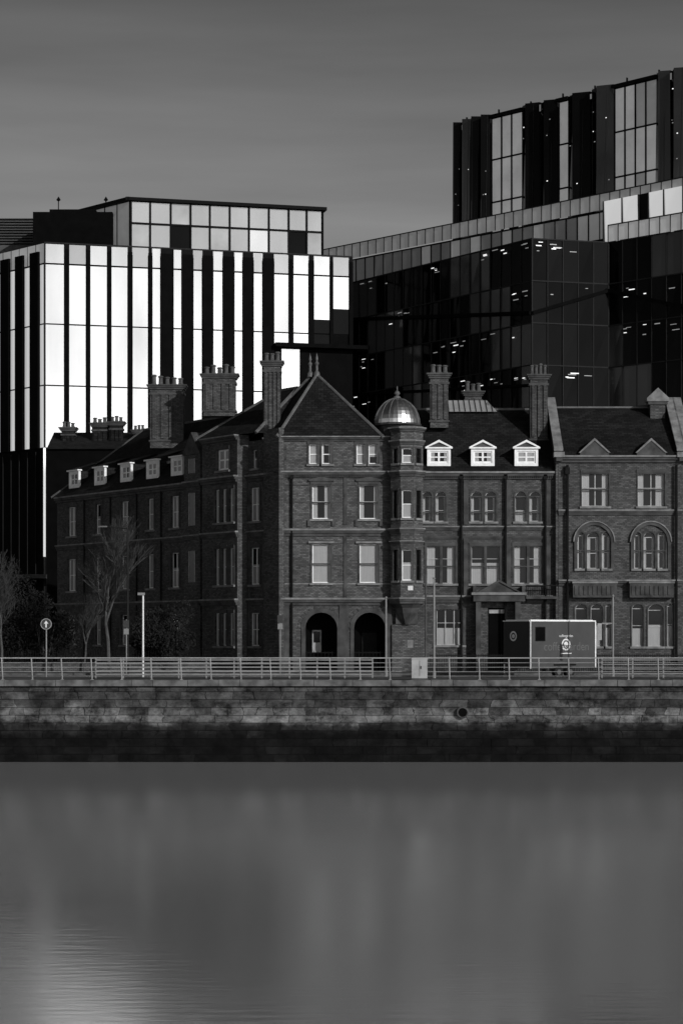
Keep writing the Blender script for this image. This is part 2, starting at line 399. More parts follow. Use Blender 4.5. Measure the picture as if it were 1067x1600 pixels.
for w in wins:
    if w[0][1]<MB1:
        g.window(FF,w[0],w[1],w[2],w[3],curt=w[4],fw=.05); g.surround(FF,w[0],w=.1 if w[0][4] else .15)
        if w[1]==1:
            m=(w[0][0]+w[0][1])/2; g.box('window_trim','stone',FF,m-.09,m+.09,-.2,.03,w[0][2],w[0][3])
g.box('door','black',FF,door[0],door[1],-.3,-.26,GZ,door[3]); g.box('door','frame',FF,door[0]+.1,door[1]-.1,-.26,-.24,door[3]-.35,door[3]-.1)
for l in (724,791,853):
    g.box('pilasters','stone',FF,fx(l),fx(l+7),-.02,.1,fz(934),fz(838)); g.box('pilasters','stone',FF,fx(l),fx(l+7),-.02,.1,fz(820),fz(750))
g.cornice(FF,fx(655),MB1,fz(737),.5,.4); g.cornice(FF,fx(655),MB1,fz(822),.3,.2); g.cornice(FF,fx(655),MB1,fz(838),.22,.14,top='stone')
g.cornice(FF,fx(655),fx(735),fz(930),.5,.25); g.cornice(FF,fx(822),fx(870),fz(930),.5,.25)
for y in (775,800,852,884,914): g.box('bands','stone',FF,fx(657),MB1,-.02,.022,fz(y+2),fz(y))
for i in range(70):
    x=fx(662)+(MB1-fx(662))*i/70; g.box('dentils','stone',FF,x,x+.06,.14,.24,fz(737)-.42,fz(737)-.3)
    x=a0+(a1-a0)*i/70; g.box('dentils','stone',FF,x,x+.05,.1,.2,fz(736)-.36,fz(736)-.26)
g.box('portico','stone',FF,fx(742),fx(750),0,.8,GZ,fz(940)); g.box('portico','stone',FF,fx(803),fx(811),0,.8,GZ,fz(940))
g.box('portico','stone',FF,fx(738),fx(818),0,.9,fz(940),fz(930)); g.box('portico','stone_l',FF,fx(735),fx(820),0,1.0,fz(930),fz(926))
g.prism('portico','stone',FF,[(fx(748),fz(926)),(fx(808),fz(926)),(fx(778),fz(909))],.0,.85)
g.prism('portico','stone',FF,[(fx(744),fz(926)),(fx(748),fz(926)),(fx(778),fz(910)),(fx(808),fz(926)),(fx(812),fz(926)),(fx(778),fz(906.5))],.0,.95)
for x in (738,814): g.box('portico','stone',FF,fx(x),fx(x+5),0.1,.6,fz(926),fz(916))
g.box('balcony','stone',FF,fx(820),fx(870),0,.7,fz(936),fz(932))
for i in range(16): g.box('balcony_rail','dark',FF,fx(820)+i*.14,fx(820)+i*.14+.03,.62,.66,fz(932),fz(916))
g.box('balcony_rail','dark',FF,fx(820),fx(870),.6,.68,fz(916),fz(914.5))
def pipe(f,px,d=.12,z0=GZ,z1=C1-.5,gg=None):
    (gg or g).cyl('downpipes','dark',f.p(fx(px),d,z0),f.p(fx(px),d,z1),.08,n=6)
    (gg or g).box('downpipes','dark',f,fx(px)-.12,fx(px)+.12,.02,d+.1,z1,z1+.3)
pipe(FF,720,.2); pipe(FF,789,.2); pipe(FF,851,.2); pipe(FF,456) 
RZ=CAM+350*141.2/3200
def roofquad(pts): g.poly('roof','slate',pts)
yb=146.5
roofquad([(fx(612),135.7,C1),(fx(866),135.7,C1),(fx(866),141.2,RZ),(fx(612),141.2,RZ)])
roofquad([(fx(866),yb,C1),(fx(612),yb,C1),(fx(612),141.2,RZ),(fx(866),141.2,RZ)])
g.box('ridge','lead',Fr((0,141.2),(1,0)),fx(612),fx(866),-.12,.12,RZ-.05,RZ+.1)
g.poly('walls','brick',[(fx(870),136,GZ),(fx(870),yb,GZ),(fx(870),yb,C1),(fx(870),136,C1)])
g.poly('walls','brick',[(fx(870),yb,GZ),(-2.5,yb,GZ),(-2.5,yb,C1),(fx(870),yb,C1)])
p0,p1=fx(700)*1.04,fx(768)*1.04
g.poly('skylight','gbal',[(p0,140.6,RZ-.2),(p1+.3,140.6,RZ-.2),(p1-.3,142.2,RZ+.75),(p0,142.2,RZ+.75)])
for i in range(9):
    x=p0+(p1-p0)*i/8; g.cyl('skylight_bars','dark',(x,140.58,RZ-.17),(x-.05*i/8,142.2,RZ+.8),.035,n=4)
def dormer(f,c,w,zb,zt,apex,back,d=-.15,nv=1,solid='white'):
    arr=g
    arr.box('dormers',solid,f,c-w,c-w*.78,d-.1,d+.1,zb,zt); arr.box('dormers',solid,f,c+w*.78,c+w,d-.1,d+.1,zb,zt)
    arr.box('dormers',solid,f,c-w*.78,c+w*.78,d-.1,d+.1,zb,zb+.2); arr.box('dormers',solid,f,c-w*.78,c+w*.78,d-.1,d+.1,zt-.16,zt)
    o=(c-w*.78,c+w*.78,zb+.2,zt-.16,0)
    arr.window(f,o,nv,(.5,),'white',d=d-.02,curt=random.choice([1,4]),fw=.09)
    arr.box('dormers',solid,f,c-w-.12,c+w+.12,d-.15,d+.25,zt,zt+.1)
    if apex>zt+.15:
        arr.prism('dormers','stone',f,[(c-w,zt+.1),(c+w,zt+.1),(c,apex-.12)],d-.1,d+.1)
        arr.prism('dormers',solid,f,[(c-w-.14,zt+.1),(c-w+.05,zt+.1),(c,apex-.16),(c+w-.05,zt+.1),(c+w+.14,zt+.1),(c,apex)],d-.1,d+.2)
        arr.prism('dormer_roof','slate',f,[(c-w-.1,zt+.1),(c+w+.1,zt+.1),(c,apex-.03)],d-back,d-.1)
    else:
        arr.poly('dormer_roof','slate',[f.p(c-w-.12,d+.25,zt+.1),f.p(c+w+.12,d+.25,zt+.1),f.p(c+w+.12,d-back,zt+.1+back*.35),f.p(c-w-.12,d-back,zt+.1+back*.35)])
    arr.box('dormer_cheeks','slate',f,c-w+.02,c-w+.08,d-back,d-.1,zb,zt); arr.box('dormer_cheeks','slate',f,c+w-.08,c+w-.02,d-back,d-.1,zb,zt)
for c in (685.5,754,822): dormer(FF,fx(c),.78,fz(728),fz(701),fz(687),2.2,nv=1)
ap=Vector((fx(495)*1.027,139.5,CAM+405*139.5/3200)); ap2=ap+Vector((-.35,.25,0))
E=[Vector((fx(440)-.3,135.65,EAVE)),Vector((fx(598),135.65,EAVE)),Vector((fx(598),143.2,EAVE)),Vector((-6.6,141.4,EAVE))]
roofquad([E[0],E[1],ap]); roofquad([E[1],E[2],ap]); roofquad([E[2],E[3],ap2,ap]); roofquad([E[3],E[0],ap,ap2])
for e in (E[0],E[1],E[3]): g.cyl('hip_tiles','lead',e,ap if e is not E[3] else ap2,.12,.1,n=6)
for q in (ap,ap2+Vector((-.1,0,0))):
    g.lathe('finials','lead',(q.x,q.y),[(.22,q.z-.15),(.2,q.z+.1),(.09,q.z+.25),(.08,q.z+.6),(.16,q.z+.75),(.05,q.z+.9),(.1,q.z+1.05),(.02,q.z+1.4),(0,q.z+1.5)],8)
for i,j in ((1,2),(2,3)):
    p,q=PB[i],PB[j]; g.poly('walls','brick',[(p.x,p.y,GZ),(q.x,q.y,GZ),(q.x,q.y,EAVE),(p.x,p.y,EAVE)])
tc=(fx(635),135.75); tr=1.06
for k in range(8):
    ang=-math.pi/2+k*math.pi/4; n=Vector((math.cos(ang),math.sin(ang),0)); t=Vector((-n.y,n.x,0)); hw=tr*math.tan(math.pi/8)
    o=Vector((tc[0],tc[1],0))+n*tr
    f=Fr((o.x,o.y),(t.x,t.y))
    if k in (0,1,7):
        w=.34 if k==0 else .22
        oo=[(-w,w,fz(726),fz(703)),(-w,w,fz(811),fz(768)),(-w,w,fz(908),fz(860))]
    else: oo=[]
    g.wall('turret_walls','brick2',f,-hw,hw,fz(936),fz(668),oo,.18)
    for q in oo: g.window(f,q,0,(.5,),'dark' if k else 'white',d=-.14,curt=2 if k==0 else 0); g.surround(f,q,w=.06,pr=.03,lintel=.12)
    for (y,h,pr) in ((737,.4,.2),(826,.35,.14),(846,.2,.1),(934,.4,.2),(690,.3,.15),(670,.3,.22)): g.cornice(f,-hw-pr*.3,hw+pr*.3,fz(y),h,pr)
pr=[(.25,fz(976)),(.45,fz(968)),(.7,fz(958)),(.8,fz(950)),(1.05,fz(945)),(1.12,fz(936))]
g.lathe('turret_corbel','stone',tc,pr,8,math.pi/8)
g.box('turret_base','stone',FF,fx(618),fx(652),0,.3,fz(975),fz(945))
g.box('turret_base','brick2',FF,fx(612),fx(664),0,.25,GZ,fz(976)); g.box('turret_base','stone_l',FF,fx(636),fx(645),.251,.27,fz(1012),fz(1000))
g.box('notice_plate','signw',FF,fx(636),fx(644),1.32,1.35,fz(923),fz(916))
dc=(fx(621),137.2); z0=fz(662); r0=1.52; Hd=1.75
g.lathe('dome_drum','stone',dc,[(1.3,EAVE-.6),(1.3,z0-.1),(1.6,z0-.05),(1.62,z0+.08),(1.5,z0+.1)],16)
g.lathe('dome','dome',dc,[(r0*math.cos(a),z0+.08+Hd*math.sin(a)) for a in [math.pi/2*i/10 for i in range(10)]]+[(0,z0+.08+Hd)],32)
for k in range(16):
    a=2*math.pi*k/16; pts=[(dc[0]+(r0+.01)*math.cos(b)*math.cos(a),dc[1]+(r0+.01)*math.cos(b)*math.sin(a),z0+.08+(Hd+.01)*math.sin(b)) for b in [math.pi/2*i/8 for i in range(9)]]
    for i in range(8): g.cyl('dome_ribs','lead',pts[i],pts[i+1],.025,n=4,cap=False)
zt=z0+Hd
g.lathe('dome_finial','lead',dc,[(.3,zt),(.22,zt+.18),(.1,zt+.25),(.2,zt+.38),(.16,zt+.5),(.05,zt+.6),(.04,zt+.85),(0,zt+.9)],12)
def fch(l,r,t,b,Y,np,**k):
    f=Fr((0,Y),(1,0)); a=u_(l)*Y;bq=u_(r)*Y
    g.chimney(f,a,bq,-.7,.0,CAM+(990-b)*Y/3200,CAM+(990-t)*Y/3200,np,**k)
fch(672,700,583,668,138.6,3); fch(726,752,611,640,146,3); 
# ---------- left wing
def ws(px): return WF.px(px)
s0=ws(90)
BE=CAM+13.5
BF=WF.off(0,.9); b0,b1=BF.px(316),BF.px(371)
def wop(l,r,t,b): return (ws(l),ws(r),fz(b),fz(t),0)
far=[];near=[]
for (c,hw) in ((113,6.5),(154,4.5),(196,6.5),(236,5),(274,6.5)):
    for (t,b) in ((757,811),(853,912),(957,1010)): far.append((wop(c-hw,c+hw,t,b),1 if hw>6 else 0))
for (t,b) in ((757,811),(853,912),(957,1010)):
    near.append((wop(391,406,t,b),1))
near.append((wop(394,402,697,727),0))
g.wall('walls','brick',WF,s0,b0,GZ,C1,[w[0] for w in far])
g.wall('walls','brick',WF,b1,0,GZ,EAVE,[w[0] for w in near])
for w in far+near: g.window(WF,w[0],w[1],(.5,),'white',curt=random.choice([1,4,2])); g.surround(WF,w[0],w=.14)
bops=[]
for (t,b) in ((757,811),(853,912),(957,1010)):
    for k in range(3):
        c=b0+(b1-b0)*(.44+.2*k); bops.append((c-.33,c+.33,fz(b),fz(t),0))
c=b0+(b1-b0)*.6; bops.append((c-.8,c+.8,fz(727),fz(693),0))
g.wall('walls','brick',BF,b0,b1,GZ,BE,bops)
for o in bops: 
    big=o[1]-o[0]>1
    g.window(BF,o,1 if big else 0,(.5,),'white',curt=4 if big else random.choice([1,4]),fw=.12 if big else .06); g.surround(BF,o,w=.07)
for e in (b0,b1):
    g.poly('walls','brick',[BF.p(e,0,GZ),BF.p(e,-.95,GZ),BF.p(e,-.95,BE),BF.p(e,0,BE)])
g.box('walls','brick',WF,b0,b0+.3,-6,-.05,GZ,BE)
for (y,h,pr) in ((737,.45,.35),(826,.4,.22),(934,.45,.28)):
    g.cornice(WF,s0,b0,fz(y),h,pr); g.cornice(WF,b1,0,fz(y),h,pr); g.cornice(BF,b0,b1,fz(y),h,pr)
g.cornice(BF,b0,b1,BE,.35,.3)
for px in (134,175,216,254): 
    g.cyl('downpipes','dark',WF.p(ws(px),.12,GZ),WF.p(ws(px),.12,C1-.4),.07,n=6)
for px in (376,386,412):
    g.box('pilasters','stone',WF,ws(px),ws(px)+.4,0,.12,GZ,C1-.5)
GF=WF.off(0,.5); gf0,gf1=GF.px(288),GF.px(313)
g.box('gable_bay','brick',GF,gf0,gf1,-.5,0,GZ,CAM+12.6)
m=(gf0+gf1)/2
g.prism('gable_bay','stone',GF,[(gf0-.1,CAM+12.6),(gf1+.1,CAM+12.6),(m,CAM+14.2)],-3,.1)
for (y,h,pr) in ((737,.4,.2),(826,.35,.15),(934,.4,.2)): g.cornice(GF,gf0,gf1,fz(y),h,pr)
for (t,b) in ((700,724),(757,811),(853,905)):
    g.box('gable_bay_window','pane',GF,m-.35,m+.35,.005,.02,fz(b),fz(t)); 
    g.box('gable_bay_window','frame',GF,m-.42,m-.35,.0,.04,fz(b),fz(t)); g.box('gable_bay_window','frame',GF,m+.35,m+.42,.0,.04,fz(b),fz(t))
WR=CAM+16.0
h0=s0+5
e0,e1=WF.p(s0-.3,.35,C1),WF.p(b0,.35,C1); r0_,r1_=WF.p(h0,-5,WR),WF.p(-4,-5,WR); k0,k1=WF.p(s0-.3,-10.3,C1),WF.p(-4,-10.3,C1)
roofquad([e0,e1,WF.p(b0,-5,WR),r0_]); roofquad([WF.p(b0,-5,WR),r1_,WF.p(-4,-5,WR-.1),WF.p(b0,-5,WR-.1)])
roofquad([k1,k0,r0_,r1_]); roofquad([k0,e0,r0_])
g.cyl('ridge','lead',r0_,r1_,.1,n=6); g.cyl('hip_tiles','lead',e0,r0_,.1,n=6)
g.poly('walls','brick',[WF.p(s0,-10,GZ),WF.p(s0,0,GZ),WF.p(s0,0,C1),WF.p(s0,-10,C1)])
g.poly('walls','brick',[WF.p(-4,-10,GZ),WF.p(s0,-10,GZ),WF.p(s0,-10,C1),WF.p(-4,-10,C1)])
BR=CAM+16.9
A=BF.p(b0-.3,.3,BE);B=BF.p(-2.2,.3-.6,BE); 
bc0=BF.p(b0+3,-4.5,BR); bc1=BF.p(b0+5.2,-4.5,BR); Bk=BF.p(-2.0,-9,BE);Ak=BF.p(b0-.3,-9,BE)
roofquad([A,B,bc1,bc0]); roofquad([B,Bk,bc1]); roofquad([Bk,Ak,bc0,bc1]); roofquad([Ak,A,bc0])
for a,b in ((A,bc0),(B,bc1),(bc0,bc1)): g.cyl('hip_tiles','lead',a,b,.12,n=6)
for c in (115,155,196,237,276):
    s=ws(c)-.4; dormer(WF,s,.8,fz(722),fz(691),0,2.4,d=-.35,nv=1)
def xch(l,r,t,b,Y,np,dep=1.0):
    f=Fr((0,Y),(1,0)); g.chimney(f,u_(l)*Y,u_(r)*Y,-dep,0,CAM+(990-b)*Y/3200,CAM+(990-t)*Y/3200,np,ribs=4)
xch(235,287,601,700,153,5); xch(318,368,584,650,149.5,5)
xch(412,438,564,700,138.2,3,.9)
cf=WF.off(0,.35); g.box('chimney_breast','brick',cf,cf.px(412),cf.px(436),-.4,.0,GZ,EAVE+.6)
for (px,py) in ((375,970),(279,971)):
    s=ws(px); z=WF.z(px,py); d=.35 if px<300 else .5
    p=WF.p(s,d,z); g.box('wall_lamp','dark',WF,s-.04,s+.04,0,d,z+.12,z+.16); g.lathe('wall_lamp_globe','lampglow',(p.x,p.y),[(0,z-.14),(.11,z-.08),(.14,z),(.1,z+.1),(0,z+.13)],8)
g.build()

# ------------------------------------------------------------------ right brick house
g2=G('brick_townhouse',(22,135.5,GZ)); g=g2
RF=Fr((0,135.5),(1,0))
x0,x1=fx(871),fx(1062)
def house(shift,x0,x1):
    wins=[];sh=shift
    def o2(l,r,t,b,ar=0):
        q=op(l,r,t,b,ar); return (q[0]+sh,q[1]+sh,q[2],q[3],q[4])
    for (l,r) in ((907,949),(994,1036)): wins.append((o2(l,r,740,792),1,(.55,),1))
    for (l,r) in ((899,911),(915,934),(938,951)): wins.append((o2(l,r,832,889,.9),0,(.5,),1))
    for (l,r) in ((987,999),(1003,1021),(1025,1037)): wins.append((o2(l,r,832,889,.9),0,(.5,),1))
    for (l,r) in ((985,1003),(1010,1034),(1040,1049)): wins.append((o2(l,r,944,1010,.8),0,(.55,),2))
    for (l,r) in ((897,915),(921,940),(944,952)): wins.append((o2(l,r,944,1010,.8),0,(.55,),2))
    E2=fz(716)
    g.wall('walls','brick',RF,x0+sh,x1+sh,GZ,E2,[w[0] for w in wins])
    for w in wins: g.window(RF,w[0],w[1],w[2],'frame',curt=w[3],fw=.05); g.surround(RF,w[0],w=.09)
    for (y,h,pr) in ((713,.45,.4),(797,.35,.2),(906,.4,.3)): g.cornice(RF,x0+sh,x1+sh,fz(y),h,pr)
    for y in (740,765,860,890,930): g.box('bands','stone',RF,x0+sh,x1+sh,-.02,.02,fz(y+2),fz(y))
    for c in (926,1014):
        m=fx(c)+sh; r=fx(31+533.5); zc=fz(847)
        for k in range(14):
            A=math.pi*k/14;B=math.pi*(k+1)/14
            q=[(m+rr*math.cos(t),zc+rr*math.sin(t)) for rr,t in ((r-.22,A),(r,A),(r,B),(r-.22,B))]
            g.prism('arches','stone',RF,q,0,.14)
            q=[(m+rr*math.cos(t),zc+rr*math.sin(t)) for rr,t in ((r,A),(r+.07,A),(r+.07,B),(r,B))]
            g.prism('arches','stone_l',RF,q,0,.2)
        g.box('arches','stone',RF,m-r,m-r+.2,0,.12,fz(892),zc); g.box('arches','stone',RF,m+r-.2,m+r,0,.12,fz(892),zc)
        g.prism('gablets','stone',RF,[(m-.95,fz(709)),(m+.95,fz(709)),(m,fz(688))],-1.2,.3)
        g.prism('gablets','stone_l',RF,[(m-1.05,fz(709)),(m-.92,fz(709)),(m,fz(690)),(m+.92,fz(709)),(m+1.05,fz(709)),(m,fz(686))],-.9,.36)
        g.box('gablets','stone',RF,m-.95,m+.95,-.3,.3,fz(716),fz(709))
        g.box('bay_parapet','stone',RF,m-1.45,m+1.45,0,.55,fz(934),fz(912)); g.box('bay_parapet','stone_l',RF,m-1.5,m+1.5,0,.62,fz(912),fz(909))
        for i in range(9): g.box('bay_parapet_panels','stone',RF,m-1.35+i*.3,m-1.2+i*.3,.55,.6,fz(930),fz(916))
    RZ2=fz(716)+.02; rz=CAM+352*140.7/3200
    g.poly('roof','slate',[(x0+sh,135.2,RZ2),(x1+sh,135.2,RZ2),(x1+sh,140.7,rz),(x0+sh,140.7,rz)])
    g.poly('roof','slate',[(x1+sh,146,RZ2),(x0+sh,146,RZ2),(x0+sh,140.7,rz),(x1+sh,140.7,rz)])
    g.box('ridge','lead',Fr((0,140.7),(1,0)),x0+sh,x1+sh,-.1,.1,rz,rz+.12)
    for xx in (x0+sh,x1+sh):
        SF=Fr((xx,135.5),(0,1))
        prof=[(-.45,fz(722)),(-.45,fz(708)),(.1,fz(706)),(5.2,rz+.55),(5.6,rz+.55),(10.8,fz(706)),(10.8,fz(722))]
        g.prism('gable_parapets','stone',SF,prof,-.2,.2)
        cop=[(.0,fz(706)+.02),(5.2,rz+.57),(5.6,rz+.57),(10.8,fz(706)+.02),(10.8,fz(706)+.16),(5.65,rz+.75),(5.15,rz+.75),(0,fz(706)+.18)]
        g.prism('parapet_coping','stone_l',SF,cop,-.3,.3)
        g.prism('gable_walls','brick',SF,[(0.02,GZ),(0.02,fz(722)),(10.5,fz(722)),(10.5,GZ)],-.19,.19)
        g.prism('gable_kneelers','stone_l',Fr((0,135.5),(1,0)),[(xx-.35,fz(716)),(xx+.35,fz(716)),(xx+.35,fz(708)),(xx-.35,fz(708))],-.2,.5)
    g.poly('walls','brick',[(x1+sh,146,GZ),(x0+sh,146,GZ),(x0+sh,146,RZ2),(x1+sh,146,RZ2)])
    g.cyl('downpipes','dark',RF.p(fx(884)+sh,.24,GZ),RF.p(fx(884)+sh,.24,E2-.5),.09,n=6); g.box('downpipes','dark',RF,fx(884)+sh-.15,fx(884)+sh+.15,.0,.36,fz(742),fz(732))
    g.cyl('downpipes','dark',RF.p(fx(1053)+sh,.24,GZ),RF.p(fx(1053)+sh,.24,E2-.5),.09,n=6)
house(0,x0,x1); 
def gch(l,r,t,b,Y,np,dep=.9):
    f=Fr((0,Y),(1,0)); g.chimney(f,u_(l)*Y,u_(r)*Y,-dep,0,CAM+(990-b)*Y/3200,CAM+(990-t)*Y/3200,np)
gch(828,855,585,700,138.5,4)
Y=139.5; f=Fr((0,Y),(1,0)); a=u_(1012)*Y;b=u_(1042)*Y; zz=lambda py:CAM+(990-py)*Y/3200
g.box('gable_chimney','brick',f,a+.15,b-.15,-.8,0,zz(680),zz(632)); g.box('gable_chimney','stone',f,a,b,-.9,.1,zz(632),zz(627))
g.prism('gable_chimney','stone_l',f,[(a-.1,zz(627)),(b+.1,zz(627)),(b+.1,zz(622)),((a+b)/2,zz(606)),(a-.1,zz(622))],-.95,.15)
g.build()
g=G('brick_townhouse',(31,135.5,GZ)); house(x1-x0+.5,x0,x1); g.build()

g=G('reflection_patch_house',(-20,182,GZ)); f=Fr((0,182),(1,0)); Y=182  # added dark house mass, stands in for reflection patches low on the glazing
zz=lambda py:CAM+(990-py)*Y/3200
g.box('walls','black',f,u_(74)*Y,u_(236)*Y,-9,0,GZ,zz(700))
g.prism('roof','slate',Fr((u_(236)*Y,182),(0,1)),[(-.3,zz(702)),(9.3,zz(702)),(4.5,zz(668))],u_(74)*Y-u_(236)*Y,0)
for (l,r,t) in ((92,112,664),(140,163,657),(168,188,655),(205,222,668)):
    g.chimney(f,u_(l)*Y,u_(r)*Y,-3,-2,zz(700),zz(t),3,mat='slate',poth=.5)
g.build()

# ------------------------------------------------------------------ left office building
g=G('glass_office_building',(-14,214,GZ))
AR=Fr((-30.4,210),(.969,.246)); AL=Fr((-30.4,210),(.683,-.731))
lz=lambda py:CAM+(990-py)*210/3200
sR=lambda p:AR.px(p)
RE=sR(551)
core=[AR.p(0,-.02,0),AR.p(RE,-.02,0),AR.p(RE,-28,0),AL.p(-30,-.02,0)]
def core_walls(pts,z0,z1,mat,part='core'):
    n=len(pts)
    for i in range(n):
        p,q=pts[i],pts[(i+1)%n]; g.poly(part,mat,[(p.x,p.y,z0),(q.x,q.y,z0),(q.x,q.y,z1),(p.x,p.y,z1)])
    g.poly(part,mat,[(p.x,p.y,z1) for p in pts])
core_walls(core,GZ,lz(392),'black')
fins=[(101,108),(135,141),(168,174),(200,207),(232,238),(251,271),(284,302),(316,333),(348,366),(379,396),(410,428),(451,458),(482,490),(515,520),(545,551)]
lev=[lz(700),lz(602),lz(506),lz(412)]
edges=[70]+[e for f_ in fins for e in f_]
br=[(edges[i],edges[i+1]) for i in range(0,len(edges)-1,2)]
def panel(f,a,b,z0,z1,mat,d=.05):
    # each pane is planar but hung a hair out of true
    ta,tb,td=U(-.008,.008),U(-.008,.008),U(-.01,.01)
    q=[(a,z0),(b,z0),(b,z1),(a,z1)]
    dd=[d-ta-tb+td,d+ta-tb+td,d+ta+tb+td,d-ta+tb+td]
    g.poly('glazing_panels',mat,[f.p(x,dd[i],z) for i,(x,z) in enumerate(q)],q)
for (l,r) in br:
    a,b=sR(l)+.05,sR(r)-.05
    for k in range(3):
        z0,z1=lev[k]+.07,lev[k+1]-.07
        if l>=428:
            if k==0: continue
            if k==1:
                z0=CAM+(990-541)*218/3200
                if l>=515: continue
                if l>=489: 
                    panel(AR,a,b,z0,z1,'gdark2'); continue  # dark pane paints in a reflection
            if k==2 and l>=489: 
                q=2.6 if l>=515 else 1.4
                panel(AR,a,b,z0,z0+q,'gdark2'); z0+=q+.05  # dark foot continues the painted reflection
        panel(AR,a,b,z0,z1,'mirror' if R()<.65 else 'mirror2')
    panel(AR,a,b,lev[3]+.1,lz(381),'mirror2' if (l//33)%3 else 'mirrorD',.06)
for (l,r) in fins:
    zb=lev[0] if r<430 else CAM+(990-541)*217/3200
    g.box('fins','black',AR,sR(l),sR(r),-.01,.2,zb,lz(388))
    g.box('fins','mull',AR,sR(l)+.03,sR(r)-.03,-.01,.15,lz(388),lz(380))
g.box('top_rail','mull2',AR,0,RE,-.05,.12,lz(380),lz(378))
g.box('corner_post','mull2',AR,-.05,.1,-.05,.12,lz(700),lz(378))
g.box('soffit','black',AR,sR(428),RE+1.6,-2,1.0,CAM+(990-547)*218/3200,CAM+(990-541)*218/3200)
panel(AR,sR(440),sR(468),CAM+(990-640)*218/3200,CAM+(990-549)*218/3200,'mirror',.04)
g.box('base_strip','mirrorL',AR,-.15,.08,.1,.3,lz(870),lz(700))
Lb=[(-60,-52),(-40,-31),(-20,-10),(-3,4),(18,27),(40,50),(64,69.5)]
for (l,r) in Lb:
    a,b=AL.px(l),AL.px(r)
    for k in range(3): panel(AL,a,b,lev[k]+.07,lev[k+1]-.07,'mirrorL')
for i in range(20):
    a=-30+i*1.5; panel(AL,a+.05,a+1.45,lev[3]+.1,lz(380),'glight',.05)
for i in range(len(Lb)-1):
    g.box('fins','black',AL,AL.px(Lb[i][1])+.05,AL.px(Lb[i+1][0])-.05,-.01,.3,lev[0],lz(392))
for i in range(22):
    g.box('base_mullions','mull2',AR,i*1.5,i*1.5+.05,0,.08,GZ,lev[0]-.3)
for i in range(8): g.box('base_mullions','mull2',AL,-1.5*i-.05,-1.5*i,0,.08,GZ,lev[0]-.3)
g.box('canopy','stone',AL,-14,2,0,4,CAM+5.6,CAM+6)
PR=Fr((-22.5,218),(.969,.246)); PL=Fr((-22.5,218),(.683,-.731)); PT=CAM+46.4; pb=lz(392); pe=PR.px(505)
pc=[PR.p(0,-.03,0),PR.p(pe,-.03,0),PR.p(pe,-9,0),PL.p(-9,-.03,0)]
core_walls(pc,pb,PT-.4,'mull','penthouse_core')
g.box('penthouse_roof','mull',PR,-.5,pe+.3,-9,.5,PT-.35,PT-.004); g.box('penthouse_roof','mull',PL,-9.5,.4,-5,.5,PT-.36,PT-.008)
pm=[205,235,267,298,328,359,389,420,451,479,503]
for i in range(len(pm)-1):
    a,b=PR.px(pm[i]),PR.px(pm[i+1]); zm=PT-2.7
    panel(PR,a+.1,b-.1,zm+.08,PT-.42,'mirrorD' if i!=2 else 'gbal',.03)
    panel(PR,a+.1,b-.1,pb,zm-.08,('gbal','mirrorD','gdark2','mirrorD','gbal','mirrorD','mirror2','mirrorD','gdark2','gbal')[i],.03)
    g.box('penthouse_mullions','mull',PR,a-.09,a+.09,0,.2,pb,PT-.36)
g.box('penthouse_mullions','mull',PR,pe-.1,pe,0,.2,pb,PT-.36)
g.box('penthouse_mullions','mull',PR,0,pe,.02,.15,PT-2.8,PT-2.6)
for i in range(4):
    panel(PL,-2.2*i-2.1,-2.2*i-.1,pb,PT-.42,'gbal' if i<3 else 'gmid',.03); 
f=Fr((0,219),(1,0)); g.box('plant_room','black',f,u_(52)*219,u_(176)*219,-5,0,pb-1,CAM+(990-331)*219/3200)
g.box('plant_room_step','black',f,u_(78)*219,u_(150)*219,-5,0,CAM+(990-331)*219/3200,CAM+(990-327)*219/3200)
f=Fr((0,226),(1,0)); g.box('louvre_screen','louv',f,-62,u_(80)*226,-6,0,pb-1,CAM+(990-341)*226/3200)
for i in range(10): 
    z=CAM+(990-341)*226/3200-.3*i-.2; g.box('louvre_blades','mull',f,-62,u_(80)*226,0,.15,z,z+.1)
for (px) in (166,92):
    p=Vector((u_(px)*222,222,0)); g.cyl('mast','mull',(p.x,p.y,PT-1),(p.x,p.y,PT+.9),.06,n=5); g.lathe('mast','mull',(p.x,p.y),[(0,PT+.4),(.25,PT+.6),(0,PT+1)],6)
g.build()

